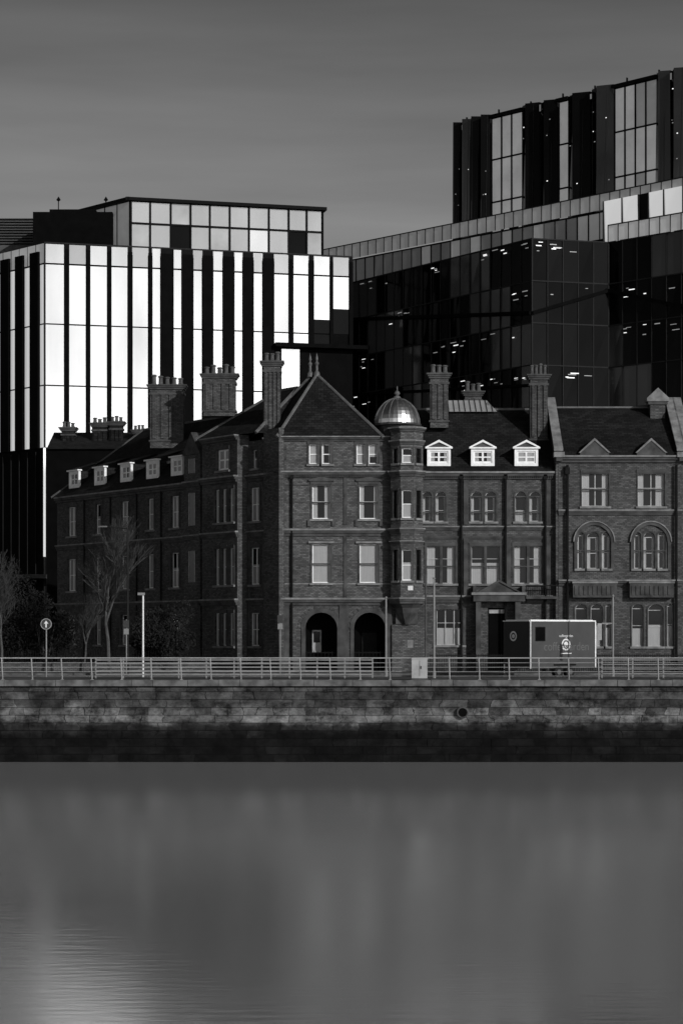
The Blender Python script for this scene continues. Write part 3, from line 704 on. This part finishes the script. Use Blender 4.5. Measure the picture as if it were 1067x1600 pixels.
# ------------------------------------------------------------------ right office building
g=G('dark_glass_office_tower',(25,205,GZ))
def facade(pts,z0,z1,pw,fh,mat,mul='mull',tilt=.03,part='glazing_panels',lights=0,mat2=None,md=.08,refl=None):
    for i in range(len(pts)-1):
        p,q=Vector((*pts[i],0)),Vector((*pts[i+1],0)); L=(q-p).length; f=Fr((p.x,p.y),((q-p).x,(q-p).y))
        n=max(1,round(L/pw)); w=L/n; m=max(1,round((z1-z0)/fh)); h=(z1-z0)/m
        g.poly('backing','black',[f.p(0,-.15,z0),f.p(L,-.15,z0),f.p(L,-.15,z1),f.p(0,-.15,z1)])
        for a in range(n):
            for b in range(m):
                qd=[(a*w,z0+b*h),((a+1)*w,z0+b*h),((a+1)*w,z0+(b+1)*h),(a*w,z0+(b+1)*h)]
                tt=[U(-tilt,tilt)+ (0.05*math.sin(a*.9+b*.35+i)) for _ in range(4)] if tilt else [0]*4
                mm=mat2 if (mat2 and R()<.3) else mat
                if refl and i in (0,1,3,4) and b>=m-4 and math.sin(a*.55+b*1.3+i*2)>.45: mm=refl  # clusters of paler panes painted in as reflections
                g.poly(part,mm,[f.p(x,tt[k]-.02,z) for k,(x,z) in enumerate(qd)],qd)
                pr=lights*(1.5 if z0+b*h>CAM+12 else .5)*(1.8 if math.sin(a*.4+b*2.1+i)>.2 else .5)
                if lights and R()<pr:
                    nl=random.choice([1,1,2,3,4])
                    for _ in range(nl):
                        x=a*w+U(.1,w*.5); z=z0+(b+1)*h-U(.3,1.6); ln=U(.25,.85)
                        g.box('ceiling_lights',random.choice(['strip','strip2','strip2']),f,x,x+ln,.1,.115,z,z+U(.05,.1))
        for a in range(n+1): g.box('mullions',mul,f,a*w-.04,a*w+.04,-.1,md,z0,z1)
        for b in range(m+1): g.box('transoms',mul,f,0,L,-.1,md-.015,z0+b*h-.06,z0+b*h+.06)
body=[(-10,238),(1,222),(18.3,197),(25.9,199),(32,193),(52,174)]
BT=CAM+38
facade(body,GZ,BT,1.6,3.9,'gdark','mull2',.035,lights=.24,mat2='gdark2',refl='grefl')
g.poly('terrace','pave',[(x,y,BT) for x,y in body]+[(70,190,BT),(40,240,BT),(-10,260,BT)])
def foldband(i,zl,zr,th):
    p,q=Vector((*body[i],0)),Vector((*body[i+1],0)); L=(q-p).length; f=Fr((p.x,p.y),((q-p).x,(q-p).y))
    g.prism('fold_bands','black',f,[(0,zl-th),(L,zr-th),(L,zr),(0,zl)],-.05,.35)
foldband(1,CAM+34.2,CAM+31.0,.35); foldband(2,CAM+31,CAM+33.5,.35); foldband(1,CAM+26,CAM+24,.25); foldband(3,CAM+33.5,CAM+31,.35); foldband(4,CAM+31,CAM+34,.35)
def balus(pts,z0,z1,mat='gbal',pw=1.3,mul='mull2'):
    for i in range(len(pts)-1):
        p,q=Vector((*pts[i],0)),Vector((*pts[i+1],0)); L=(q-p).length; f=Fr((p.x,p.y),((q-p).x,(q-p).y))
        n=max(1,round(L/pw)); w=L/n
        for a in range(n):
            g.poly('balustrade_glass',mat,[f.p(a*w+.04,.05+U(0,.02),z0),f.p((a+1)*w-.04,.05+U(0,.02),z0),f.p((a+1)*w-.04,.05,z1),f.p(a*w+.04,.05,z1)])
            g.box('balustrade_posts',mul,f,a*w-.03,a*w+.03,0,.12,z0,z1)
        g.box('balustrade_rail',mul,f,0,L,0,.14,z1,z1+.1)
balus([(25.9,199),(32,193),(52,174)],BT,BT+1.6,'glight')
mid=[(-6,242),(-1.4,237),(33.3,200),(55,177)]
facade(mid,BT-2,CAM+39.8,1.5,3.8,'gdark2','mull',.03)
facade(mid,CAM+39.9,CAM+42.7,1.5,2.8,'gmid','mull',.03,mat2='gbal')
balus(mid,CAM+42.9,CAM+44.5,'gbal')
g.poly('terrace','pave',[(x,y,CAM+42.8) for x,y in mid]+[(60,200,CAM+42.8),(30,240,CAM+42.8)])
f=Fr((-1.4,237),(34.7,-37))
for (l,r,m_) in ((948,975,'mirrorL'),(977,1000,'mirrorL'),(1003,1016,'gdark'),(1018,1040,'mirrorL'),(1042,1070,'mirrorL'),(1072,1100,'glight')):
    a,b=f.px(l),f.px(r); g.poly('terrace_glazing',m_,[f.p(a,.3,BT),f.p(b,.3,BT),f.p(b,.5,CAM+43.6),f.p(a,.5,CAM+43.6)])
    g.box('terrace_mullions','mull2',f,a-.1,a,.2,.6,BT,CAM+43.6)
TF=Fr((12.5,230),(22,-23)); tz=CAM+57
seg=[(708,720,'d'),(721,735,'d'),(736,750,'d'),(751,765,'d'),(765,812,'l'),(812,841,'d'),(842,870,'d'),(870,884,'l'),(884,920,'d'),(921,957,'d'),(957,1022,'l'),(1022,1045,'d'),(1046,1072,'d'),(1072,1120,'l'),(1120,1180,'d')]
zb=CAM+42.9
L=TF.px(1180)
g.box('tower_core','black',TF,0.1,L,-20,-.6,zb,tz-.5)
for (l,r,k) in seg:
    a,b=TF.px(l),TF.px(r)
    if k=='d':
        tp=tz+U(.15,.4); j=U(.5,.8)
        for (p0,q0,p1,q1,mt) in ((a,-.3,a+(b-a)*.45,j,'gdark'),(a+(b-a)*.45,j,b,-.2,'grefl' if R()<.3 else 'gdark2')):
            g.poly('tower_pleats',mt,[TF.p(p0,q0,zb),TF.p(p1,q1*1.1,zb),TF.p(p1,q1*.6,tp),TF.p(p0,q0,tp)])
            g.poly('tower_pleats','mull',[TF.p(p0,q0,tp),TF.p(p1,q1*.6,tp),TF.p(p1,-1,tp),TF.p(p0,-1,tp)])
            for _ in range(random.choice([0,1,1,2,3])):
                s_=U(.2,.75); z=U(zb+4,tz-1.5); x=p0+(p1-p0)*s_; d=q0+(q1*1.05-q0)*s_+.05
                g.box('ceiling_lights','strip2' if R()<.6 else 'strip',TF,x-.06,x+.1,d,d+.02,z,z+.09)
        g.cyl('tower_mullions','mull2',TF.p(a+(b-a)*.45,j*1.1,zb),TF.p(a+(b-a)*.45,j*.6,tp),.05,n=4)
        for x,s_ in ((a+(b-a)*.2,.45),(a+(b-a)*.75,.4)): g.cyl('tower_mullions','mull2',TF.p(x,j*s_+.1,zb),TF.p(x+U(-.2,.2),j*s_*.6,tp),.03,n=4)
    else:
        n=max(1,round((b-a)/1.35)); w=(b-a)/n
        for i in range(n):
            for q in range(3):
                z0=zb+q*4.7; z1=min(z0+4.6,tz-.1)
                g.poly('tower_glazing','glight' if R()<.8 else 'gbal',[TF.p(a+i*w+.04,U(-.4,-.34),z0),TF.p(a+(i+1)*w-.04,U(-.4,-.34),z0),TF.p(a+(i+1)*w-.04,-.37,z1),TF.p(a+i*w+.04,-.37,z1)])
            g.box('tower_mullions','mull',TF,a+i*w-.05,a+i*w+.05,-.5,-.2,zb,tz-.1)
        for q in range(4): g.box('tower_transoms','mull',TF,a,b,-.55,-.22,min(zb+q*4.7-.1,tz-.2),min(zb+q*4.7+.05,tz-.1))
        g.box('tower_roof_edge','mull',TF,a-.2,b+.2,-.8,.1,tz-.1,tz+.2)
g.box('tower_door','black',TF,TF.px(783),TF.px(806),-.45,-.1,zb,zb+2.9)
g.box('tower_door','glight',TF,TF.px(786),TF.px(794),-.1,-.08,zb+.1,zb+2.6)
for i in range(9):
    x=TF.px(720+i*50); g.box('roof_anchor','mull',TF,x,x+.1,-1,-.8,tz,tz+.9)
g.build()

# ------------------------------------------------------------------ ground, road, quay
single('ground','ground',[sheet(-2500,2500,110.5,4000,GZ-.15)])
single('near_bank_ground','ground',[sheet(-2500,2500,-3000,-1.5,GZ)])
g=G('riverside_pavement',(0,112,GZ)); F0=Fr((0,0),(1,0))
g.poly('slabs','pave',sheet(-600,600,110.9,117,GZ)); g.box('kerb','coping',Fr((0,117),(1,0)),-600,600,-.15,0.0,GZ-.15,GZ+.003); g.build()
single('road','asphalt',[sheet(-600,600,117.15,129,GZ-.12)])
g=G('road_markings',(0,123,GZ)); 
for i in range(-40,40): g.poly('centre_dashes','paint',sheet(i*6,i*6+3,122.9,123.05,GZ-.116))
g.poly('edge_line','paint',sheet(-300,300,117.5,117.65,GZ-.116)); g.poly('edge_line','paint',sheet(-300,300,128.5,128.65,GZ-.116)); g.build()
g=G('pavement',(0,132,GZ)); g.poly('slabs','pave',sheet(-600,600,129.15,200,GZ)); g.box('kerb','coping',Fr((0,129.15),(1,0)),-600,600,0,.15,GZ-.15,GZ+.003); g.build()
g=G('stone_quay_wall',(0,110,0)); QF=Fr((0,110),(1,0))
g.wall('masonry','weed',QF,-400,400,-1,GZ-.32,[])
x=-400
while x<400:
    w=U(1.1,2.3); g.box('coping_stones','coping',QF,x+.012,x+w-.012,-.95,.1+U(-.02,.02),GZ-.32,GZ+U(0,.025)); x+=w
g.box('coping_bed','black',QF,-400,400,-.9,.0,GZ-.4,GZ-.01)
for i in range(240):
    x=U(-60,60); row=random.randrange(0,10); z=-.0+row*.42
    h=.4
    if z+h>GZ-.34: continue
    g.box('proud_stones','weed',QF,x,x+U(.6,1.4),.0,U(.01,.04),z+.02,z+h)
px=u_(722)*110; pz=CAM-(1113-990)*110/3200
g.cyl('pipe_outlet','black',(px,109.99,pz),(px,109.8,pz),.24,n=16)
for k in range(16):
    a=2*math.pi*k/16;b=2*math.pi*(k+1)/16
    g.cyl('pipe_outlet_ring','stone',(px+.28*math.cos(a),109.8,pz+.28*math.sin(a)),(px+.28*math.cos(b),109.8,pz+.28*math.sin(b)),.05,n=5,cap=False)
for lx in (-42,31):
    for sx_ in (-.22,.22): g.cyl('ladder','dark',(lx+sx_,109.8,.2),(lx+sx_,109.8,GZ),.03,n=5)
g.build()
single('near_quay_wall','weed',[[(400,-1.5,-1),(-400,-1.5,-1),(-400,-1.5,GZ),(400,-1.5,GZ)]])

g=G('quay_railing',(0,111,GZ))
def dpx(px,D): return u_(px)*D
D=110.9
x=dpx(5,D)-46.5*110.9/3200*12
while x<dpx(1067,D)+15:
    g.cyl('posts','railw',(x,D,GZ),(x-.05,D-.12,GZ+1.18),.035,n=6); g.box('post_feet','railw',Fr((x,D),(1,0)),-.08,.08,-.08,.08,GZ,GZ+.03); x+=46.5*D/3200
X0,X1=dpx(-500,D),dpx(1500,D)
for (h,r) in ((1.18,.035),(.92,.014),(.68,.014),(.44,.014),(.2,.014)):
    g.cyl('rails','railw',(X0,D-.1*h/1.2,GZ+h),(X1,D-.1*h/1.2,GZ+h),r,n=6)
g.build()
g=G('slatted_barrier',(0,113,GZ)); D=113.2
xa,xb=dpx(150,D),dpx(582,D)
for h in (.25,.45,.65,.85,1.05): g.box('slats','rail',Fr((0,D),(1,0)),xa,xb,-.03,.03,GZ+h-.04,GZ+h+.03)
for i in range(11):
    x=xa+(xb-xa)*i/10; g.box('uprights','rail',Fr((x,D),(1,0)),-.04,.04,-.09,-.03,GZ,GZ+1.15)
g.build()
g=G('slatted_barrier',(14,113,GZ)); xa,xb=dpx(940,D),dpx(1180,D)
for h in (.3,.55,.8,1.05): g.box('slats','rail',Fr((0,D),(1,0)),xa,xb,-.03,.03,GZ+h-.03,GZ+h+.02)
for i in range(6):
    x=xa+(xb-xa)*i/5; g.box('uprights','rail',Fr((x,D),(1,0)),-.04,.04,-.09,-.03,GZ,GZ+1.15)
g.build()
cx=dpx(655,110.4)
g=G('utility_cabinet',(cx,110.45,GZ)); f=Fr((cx,110.45),(1,0))
g.box('body','cab',f,-.42,.42,-.25,.25,GZ+.1,GZ+1.12); g.box('plinth','stone',f,-.45,.45,-.28,.28,GZ,GZ+.1)
g.prism('lid','cab',f,[(-.46,GZ+1.12),(.46,GZ+1.12),(.4,GZ+1.2),(-.4,GZ+1.2)],-.28,.28); g.box('door_seam','dark',f,-.01,.01,.25,.255,GZ+.2,GZ+1.05); g.box('handle','dark',f,.06,.1,.25,.29,GZ+.6,GZ+.75); g.build()

def gpos(px,D): return u_(px)*D
def pz_(py,D): return CAM+(990-py)*D/3200
g=G('lamp_post',(gpos(224,118),118,GZ)); x=gpos(224,118)
g.cyl('column','signw',(x,118,GZ),(x,118,pz_(930,118)),.06,.05,n=10); g.box('head','rail',Fr((x,118),(1,0)),-.3,.1,-.1,.1,pz_(930,118),pz_(926,118)); g.build()
for (px,py,D,mt) in ((603,935,119,'rail'),(665,915,119,'bark'),(678,905,115,'rail'),(957,932,119,'rail')):
    g=G('signal_pole',(gpos(px,D),D,GZ)); x=gpos(px,D); zt=pz_(py,D)
    g.cyl('column',mt,(x,D,GZ),(x,D,zt),.06,.05,n=8); g.lathe('cap',mt,(x,D),[(.055,zt),(.09,zt+.03),(.05,zt+.1),(0,zt+.12)],8); g.cyl('base',mt,(x,D,GZ),(x,D,GZ+.4),.1,n=8)
    if px==957: g.box('bracket_sign','cab',Fr((x,D),(1,0)),-.9,-.65,-.03,.03,pz_(1000,D),pz_(974,D)); g.box('bracket','rail',Fr((x,D),(1,0)),-.65,0,-.02,.02,pz_(975,D),pz_(973,D))
    g.build()
D=118; x=gpos(73,D); z=pz_(975,D)
g=G('one_way_arrow_sign',(x,D,GZ)); f=Fr((x,D),(1,0))
g.cyl('post','rail',(x,D,GZ),(x,D,z+.2),.04,n=8); g.cyl('disc','cab',(x,D-.06,z),(x,D-.08,z),.32,n=24); g.cyl('disc_face','signd',(x,D-.081,z),(x,D-.086,z),.28,n=24)
g.prism('arrow','signw',f,[(-.04,z-.2),(.04,z-.2),(.04,z+.04),(.14,z+.0),(0,z+.2),(-.14,z+.0),(-.04,z+.04)],.088,.094); g.build()
D=124
for (px,py) in ((438,960),(198,968)):
    x=gpos(px,D);z=pz_(py,D); g=G('parking_sign',(x,D,GZ)); f=Fr((x,D),(1,0))
    g.cyl('post','rail',(x,D,GZ),(x,D,z),.035,n=8); g.box('plate','signd',f,-.17,.17,.05,.07,z-.5,z-.05); g.box('plate_lower','rail',f,-.15,.15,.05,.07,z-.9,z-.55); g.build()
D=126; x=gpos(200,D); g=G('street_lamp',(x,D,GZ)); zt=pz_(826,D)
g.cyl('column','mull2',(x,D,GZ),(x,D,zt),.08,.05,n=8); g.cyl('arm','mull2',(x,D,zt),(x-1.3,D,zt+.12),.035,n=6); g.box('lantern','lead',Fr((x-1.5,D),(1,0)),-.3,.25,-.1,.1,zt+.08,zt+.17); g.build()

def tree(px,D,h,seed,name='bare_tree',spread=.45,mat='bark'):
    rnd=random.Random(seed); x=gpos(px,D); g=G(name,(x,D,GZ))
    def br(p,d,L,r,lv):
        n=3; q=Vector(p)
        for i in range(n):
            d2=(d+Vector((rnd.uniform(-1,1),rnd.uniform(-1,1),rnd.uniform(-.3,.6)))*.12).normalized()
            q2=q+d2*L/n; g.cyl('branches' if lv else 'trunk',mat,q,q2,r*(1-.25*i/n),r*(1-.25*(i+1)/n),n=6 if lv<2 else 3,cap=False); q=q2;d=d2
            if lv and lv<5 and i<n-1:
                a=rnd.uniform(0,6.28); s=Vector((math.cos(a),math.sin(a),rnd.uniform(.2,.9))).normalized()
                br(q,(d*.6+s*.7).normalized(),L*.55,r*.5,lv+1)
        if lv<5:
            for k in range(3 if lv<4 else 2):
                a=rnd.uniform(0,6.28); s=Vector((math.cos(a),math.sin(a),rnd.uniform(.0,.5)))
                br(q,(d+s*spread*rnd.uniform(.6,1.3)).normalized(),L*rnd.uniform(.62,.8),r*.62,lv+1)
    br((x,D,GZ),Vector((0,0,1)),h*.27,h*.0105,0); g.build()
tree(172,127,11.6,3,spread=.38); tree(4,124,9,11); tree(132,133,6.5,5)
def bush(px,D,w,h,seed,nm='evergreen_bush',cnt=4500):
    rnd=random.Random(seed); x=gpos(px,D); g=G(nm,(x,D,GZ))
    for _ in range(5): g.cyl('stems','bark',(x+rnd.uniform(-.3,.3),D,GZ),(x+rnd.uniform(-w*.3,w*.3),D+rnd.uniform(-.4,.4),GZ+h*.7),.06,.02,n=5)
    cl=[(rnd.uniform(-.5,.5)*w,rnd.uniform(-.4,.4)*w,h*rnd.uniform(.15,.85),rnd.uniform(.16,.3)*w) for _ in range(16)]
    for _ in range(cnt):
        c=rnd.choice(cl); v=Vector((rnd.gauss(0,1),rnd.gauss(0,1),rnd.gauss(0,1))).normalized()*c[3]*rnd.uniform(.6,1.08)
        p=Vector((x+c[0],D+c[1],GZ+c[2]))+v
        if p.z<GZ: continue
        a=Vector((rnd.uniform(-1,1),rnd.uniform(-1,1),rnd.uniform(-1,1))).normalized()*rnd.uniform(.06,.13); b=a.orthogonal().normalized()*a.length*.5
        g.poly('leaves','leaf',[p-a,p+b,p+a,p-b])
    g.build()
bush(268,134,3.4,4.8,1); bush(66,136,3.4,4.6,2); bush(240,136,2.4,3.4,4); bush(25,138,4,6.5,9,'evergreen_tree',6500)
bush(-25,140,5,9,12,'evergreen_tree',7000)

g=G('garden_wall',(-12,133,GZ)); f=Fr((0,133.5),(1,0)); g.box('wall','brick',f,u_(-400)*133,u_(330)*133,-.2,.1,GZ,GZ+.55); g.box('coping','stone',f,u_(-400)*133,u_(330)*133,-.24,.14,GZ+.55,GZ+.64)
for i in range(110):
    x=u_(-100)*133+i*.16; g.box('railings','dark',f,x,x+.03,-.06,-.03,GZ+.64,GZ+1.4)
g.build()
g=G('area_railings',(9,134,GZ)); f=Fr((0,134.3),(1,0))
for i in range(120):
    x=fx(670)+i*.15
    if x>fx(1100):break
    g.box('bars','dark',f,x,x+.03,0,.03,GZ,GZ+1.15)
g.box('top_bar','dark',f,fx(670),fx(1100),-.01,.04,GZ+1.05,GZ+1.1); g.build()

th=math.radians(38); TF2=Fr((11.04,120),(math.cos(th),math.sin(th))); g=G('food_trailer',(13,121.5,GZ))
zt=7.62; zb=GZ+.45; L=5.35
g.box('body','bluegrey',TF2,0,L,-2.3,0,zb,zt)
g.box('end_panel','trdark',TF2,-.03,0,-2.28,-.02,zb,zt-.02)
for (a,b,d0,d1,z0,z1) in ((0,L,-.02,.05,zt,zt+.07),(L-.06,L+.02,-.02,.05,zb,zt),(-.03,.02,-.02,.05,zb,zt),(-.06,0,-2.3,-.02,zt,zt+.05)):
    g.box('edge_trim','white',TF2,a,b,d0,d1,z0,z1)
g.box('roof','white',TF2,.1,L-.1,-2.2,-.1,zt,zt+.1)
g.box('hatch','black',TF2,.45,1.15,0,.03,zb+1.65,zb+2.4); g.box('hatch_frame','dark',TF2,.4,1.2,0,.02,zb+1.6,zb+2.45)
for i in range(2):
    x=2.3+i*.95
    g.cyl('wheels','tyre',TF2.p(x,.03,GZ+.22),TF2.p(x,-.25,GZ+.22),.34,n=20); g.cyl('hubs','lead',TF2.p(x,.05,GZ+.22),TF2.p(x,-.05,GZ+.22),.16,n=12)
g.box('mudguard','dark',TF2,1.9,3.7,-.3,.04,GZ+.6,GZ+.7)
g.box('drawbar','dark',TF2,-1.1,0,-1.2,-1.1,GZ+.35,GZ+.45); g.cyl('jockey_wheel','tyre',TF2.p(-1.0,-1.1,GZ+.05),TF2.p(-1.0,-1.2,GZ+.05),.13,n=12); g.cyl('jockey_leg','rail',TF2.p(-1.0,-1.15,GZ),TF2.p(-1.0,-1.15,GZ+.7),.03,n=6)
c0=2.9; cz=zb+1.4
def disc(f,c,z,r0,r1,d,mt,part='mark'):
    for k in range(20):
        a=2*math.pi*k/20;b=2*math.pi*(k+1)/20
        g.poly(part,mt,[f.p(c+r0*math.cos(a),d,z+r0*math.sin(a)),f.p(c+r1*math.cos(a),d,z+r1*math.sin(a)),f.p(c+r1*math.cos(b),d,z+r1*math.sin(b)),f.p(c+r0*math.cos(b),d,z+r0*math.sin(b))])
disc(TF2,c0,cz,.26,.36,.01,'signw'); disc(TF2,c0,cz,.02,.18,.01,'signw')
g.box('mark_bar','signw',TF2,c0-.45,c0+.45,0,.012,cz-.55,cz-.5)
EF=Fr(tuple(TF2.p(-.03,0,0).xy - TF2.n.xy*2.3),(TF2.n.x,TF2.n.y))
disc(EF,.9,zb+1.9,.2,.3,.02,'signw','end_mark'); disc(EF,.9,zb+1.9,.02,.12,.02,'signw','end_mark')
e=g.build()
tx=bpy.data.curves.new('lettering','FONT'); tx.body='coffeegarden'; tx.size=.72; tx.align_x='CENTER'; tx.extrude=.004
to=bpy.data.objects.new('lettering',tx); bpy.context.collection.objects.link(to); tx.materials.append(M['letter'])
p=TF2.p(2.95,.006,zb+1.05); to.rotation_euler=(math.pi/2,0,th); to.parent=e; to.location=p-e.location
tx=bpy.data.curves.new('upper_lettering','FONT'); tx.body='coffeegarden'; tx.size=.22; tx.align_x='CENTER'; tx.extrude=.004
to=bpy.data.objects.new('upper_lettering',tx); bpy.context.collection.objects.link(to); tx.materials.append(M['signw'])
p=TF2.p(2.9,.012,cz+.45); to.rotation_euler=(math.pi/2,0,th); to.parent=e; to.location=p-e.location

# ------------------------------------------------------------------ water (silty tidal river, wind-smoothed)
m=bpy.data.materials.new('river_water'); m.use_nodes=True; M['water']=m; nt=m.node_tree; nt.nodes.clear()
out=N(nt,'ShaderNodeOutputMaterial'); gl=N(nt,'ShaderNodeBsdfAnisotropic'); df=N(nt,'ShaderNodeBsdfDiffuse'); mxs=N(nt,'ShaderNodeMixShader')
gl.inputs['Color'].default_value=g4(.95); gl.inputs['Anisotropy'].default_value=.5
df.inputs['Color'].default_value=g4(.36)
tg=N(nt,'ShaderNodeCombineXYZ'); tg.inputs[1].default_value=1.0; nt.links.new(tg.outputs[0],gl.inputs['Tangent'])
tc=N(nt,'ShaderNodeTexCoord'); mp=N(nt,'ShaderNodeMapping'); mp.inputs['Scale'].default_value=(.5,2.2,1); nt.links.new(tc.outputs['Object'],mp.inputs[0])
no=N(nt,'ShaderNodeTexNoise'); no.inputs['Scale'].default_value=1.6; no.inputs['Detail'].default_value=6; nt.links.new(mp.outputs[0],no.inputs['Vector'])
bp=N(nt,'ShaderNodeBump'); bp.inputs['Strength'].default_value=.05; bp.inputs['Distance'].default_value=.1
nt.links.new(no.outputs['Fac'],bp.inputs['Height']); nt.links.new(bp.outputs[0],gl.inputs['Normal']); nt.links.new(bp.outputs[0],df.inputs['Normal'])
mp2=N(nt,'ShaderNodeMapping'); mp2.inputs['Scale'].default_value=(.035,.06,1); nt.links.new(tc.outputs['Object'],mp2.inputs[0])
n2=N(nt,'ShaderNodeTexNoise'); n2.inputs['Scale'].default_value=1.0; n2.inputs['Detail'].default_value=3; nt.links.new(mp2.outputs[0],n2.inputs['Vector'])
rr=N(nt,'ShaderNodeMapRange'); rr.inputs['From Min'].default_value=.35; rr.inputs['From Max'].default_value=.65; rr.inputs['To Min'].default_value=.13; rr.inputs['To Max'].default_value=.19
nt.links.new(n2.outputs['Fac'],rr.inputs['Value']); nt.links.new(rr.outputs[0],gl.inputs['Roughness'])
mxs.inputs[0].default_value=.64; nt.links.new(df.outputs[0],mxs.inputs[1]); nt.links.new(gl.outputs[0],mxs.inputs[2]); nt.links.new(mxs.outputs[0],out.inputs[0])
single('river_water','water',[sheet(-2500,2500,-1.5,110.2,0)])

# ------------------------------------------------------------------ light, sky, camera
sd=Vector((.58,-.75,.36)).normalized()
el=math.asin(sd.z); rot=math.atan2(sd.x,sd.y)
w=bpy.data.worlds.new('World'); bpy.context.scene.world=w; w.use_nodes=True; nt=w.node_tree; bg=nt.nodes['Background']
sky=N(nt,'ShaderNodeTexSky'); sky.sky_type='NISHITA'; sky.sun_disc=False; sky.sun_elevation=el; sky.sun_rotation=rot
bw=N(nt,'ShaderNodeRGBToBW'); nt.links.new(sky.outputs[0],bw.inputs[0])
tc=N(nt,'ShaderNodeTexCoord'); sp=N(nt,'ShaderNodeSeparateXYZ'); nt.links.new(tc.outputs['Generated'],sp.inputs[0])
def mrs(src,f0,f1,t0,t1):
    a=N(nt,'ShaderNodeMapRange',interpolation_type='SMOOTHSTEP'); a.inputs['From Min'].default_value=f0; a.inputs['From Max'].default_value=f1; a.inputs['To Min'].default_value=t0; a.inputs['To Max'].default_value=t1
    nt.links.new(src,a.inputs['Value']); return a
def mth(op,a,b):
    n=N(nt,'ShaderNodeMath',operation=op)
    for i,v in enumerate((a,b)):
        if isinstance(v,(int,float)): n.inputs[i].default_value=v
        else: nt.links.new(v,n.inputs[i])
    return n.outputs[0]
south=mrs(sp.outputs[1],.3,-.6,0,1).outputs[0]
low=mrs(sp.outputs[2],.36,.14,0,1).outputs[0]
hi=mrs(sp.outputs[2],.06,.42,1.75,.36).outputs[0]
sky_shape=mth('ADD',mth('MULTIPLY',mth('MULTIPLY',south,low),1.05),hi)  # sky shaped: unseen low band behind the camera brightened for the glazing
mp=N(nt,'ShaderNodeMapping'); mp.inputs['Scale'].default_value=(1,1,9); mp.inputs['Rotation'].default_value=(0,.06,0); nt.links.new(tc.outputs['Generated'],mp.inputs[0])
no=N(nt,'ShaderNodeTexNoise'); no.inputs['Scale'].default_value=2.6; no.inputs['Detail'].default_value=6; no.inputs['Roughness'].default_value=.5; nt.links.new(mp.outputs[0],no.inputs['Vector'])
nr=N(nt,'ShaderNodeMapRange'); nr.inputs['From Min'].default_value=.3; nr.inputs['From Max'].default_value=.7; nr.inputs['To Min'].default_value=.78; nr.inputs['To Max'].default_value=1.22
nt.links.new(no.outputs['Fac'],nr.inputs['Value'])
v=mth('MULTIPLY',mth('MULTIPLY',bw.outputs[0],sky_shape),nr.outputs[0])
v=mth('MULTIPLY',v,.46)
nt.links.new(v,bg.inputs['Color']); bg.inputs['Strength'].default_value=.1
ld=bpy.data.lights.new('sun','SUN'); ld.energy=2.7; ld.angle=math.radians(.6); lo=bpy.data.objects.new('sun',ld); bpy.context.collection.objects.link(lo)
lo.rotation_euler=sd.to_track_quat('Z','Y').to_euler(); lo.location=(40,-60,60)
cd=bpy.data.cameras.new('camera'); co=bpy.data.objects.new('camera',cd); bpy.context.collection.objects.link(co)
co.location=(0,0,CAM); co.rotation_euler=(math.pi/2,0,0); cd.sensor_fit='VERTICAL'; cd.sensor_height=36; cd.lens=72; cd.shift_y=190/1600; cd.clip_end=6000; cd.clip_start=.1
sc=bpy.context.scene; sc.camera=co; sc.view_settings.view_transform='Standard'; sc.view_settings.look='None'; sc.view_settings.exposure=0
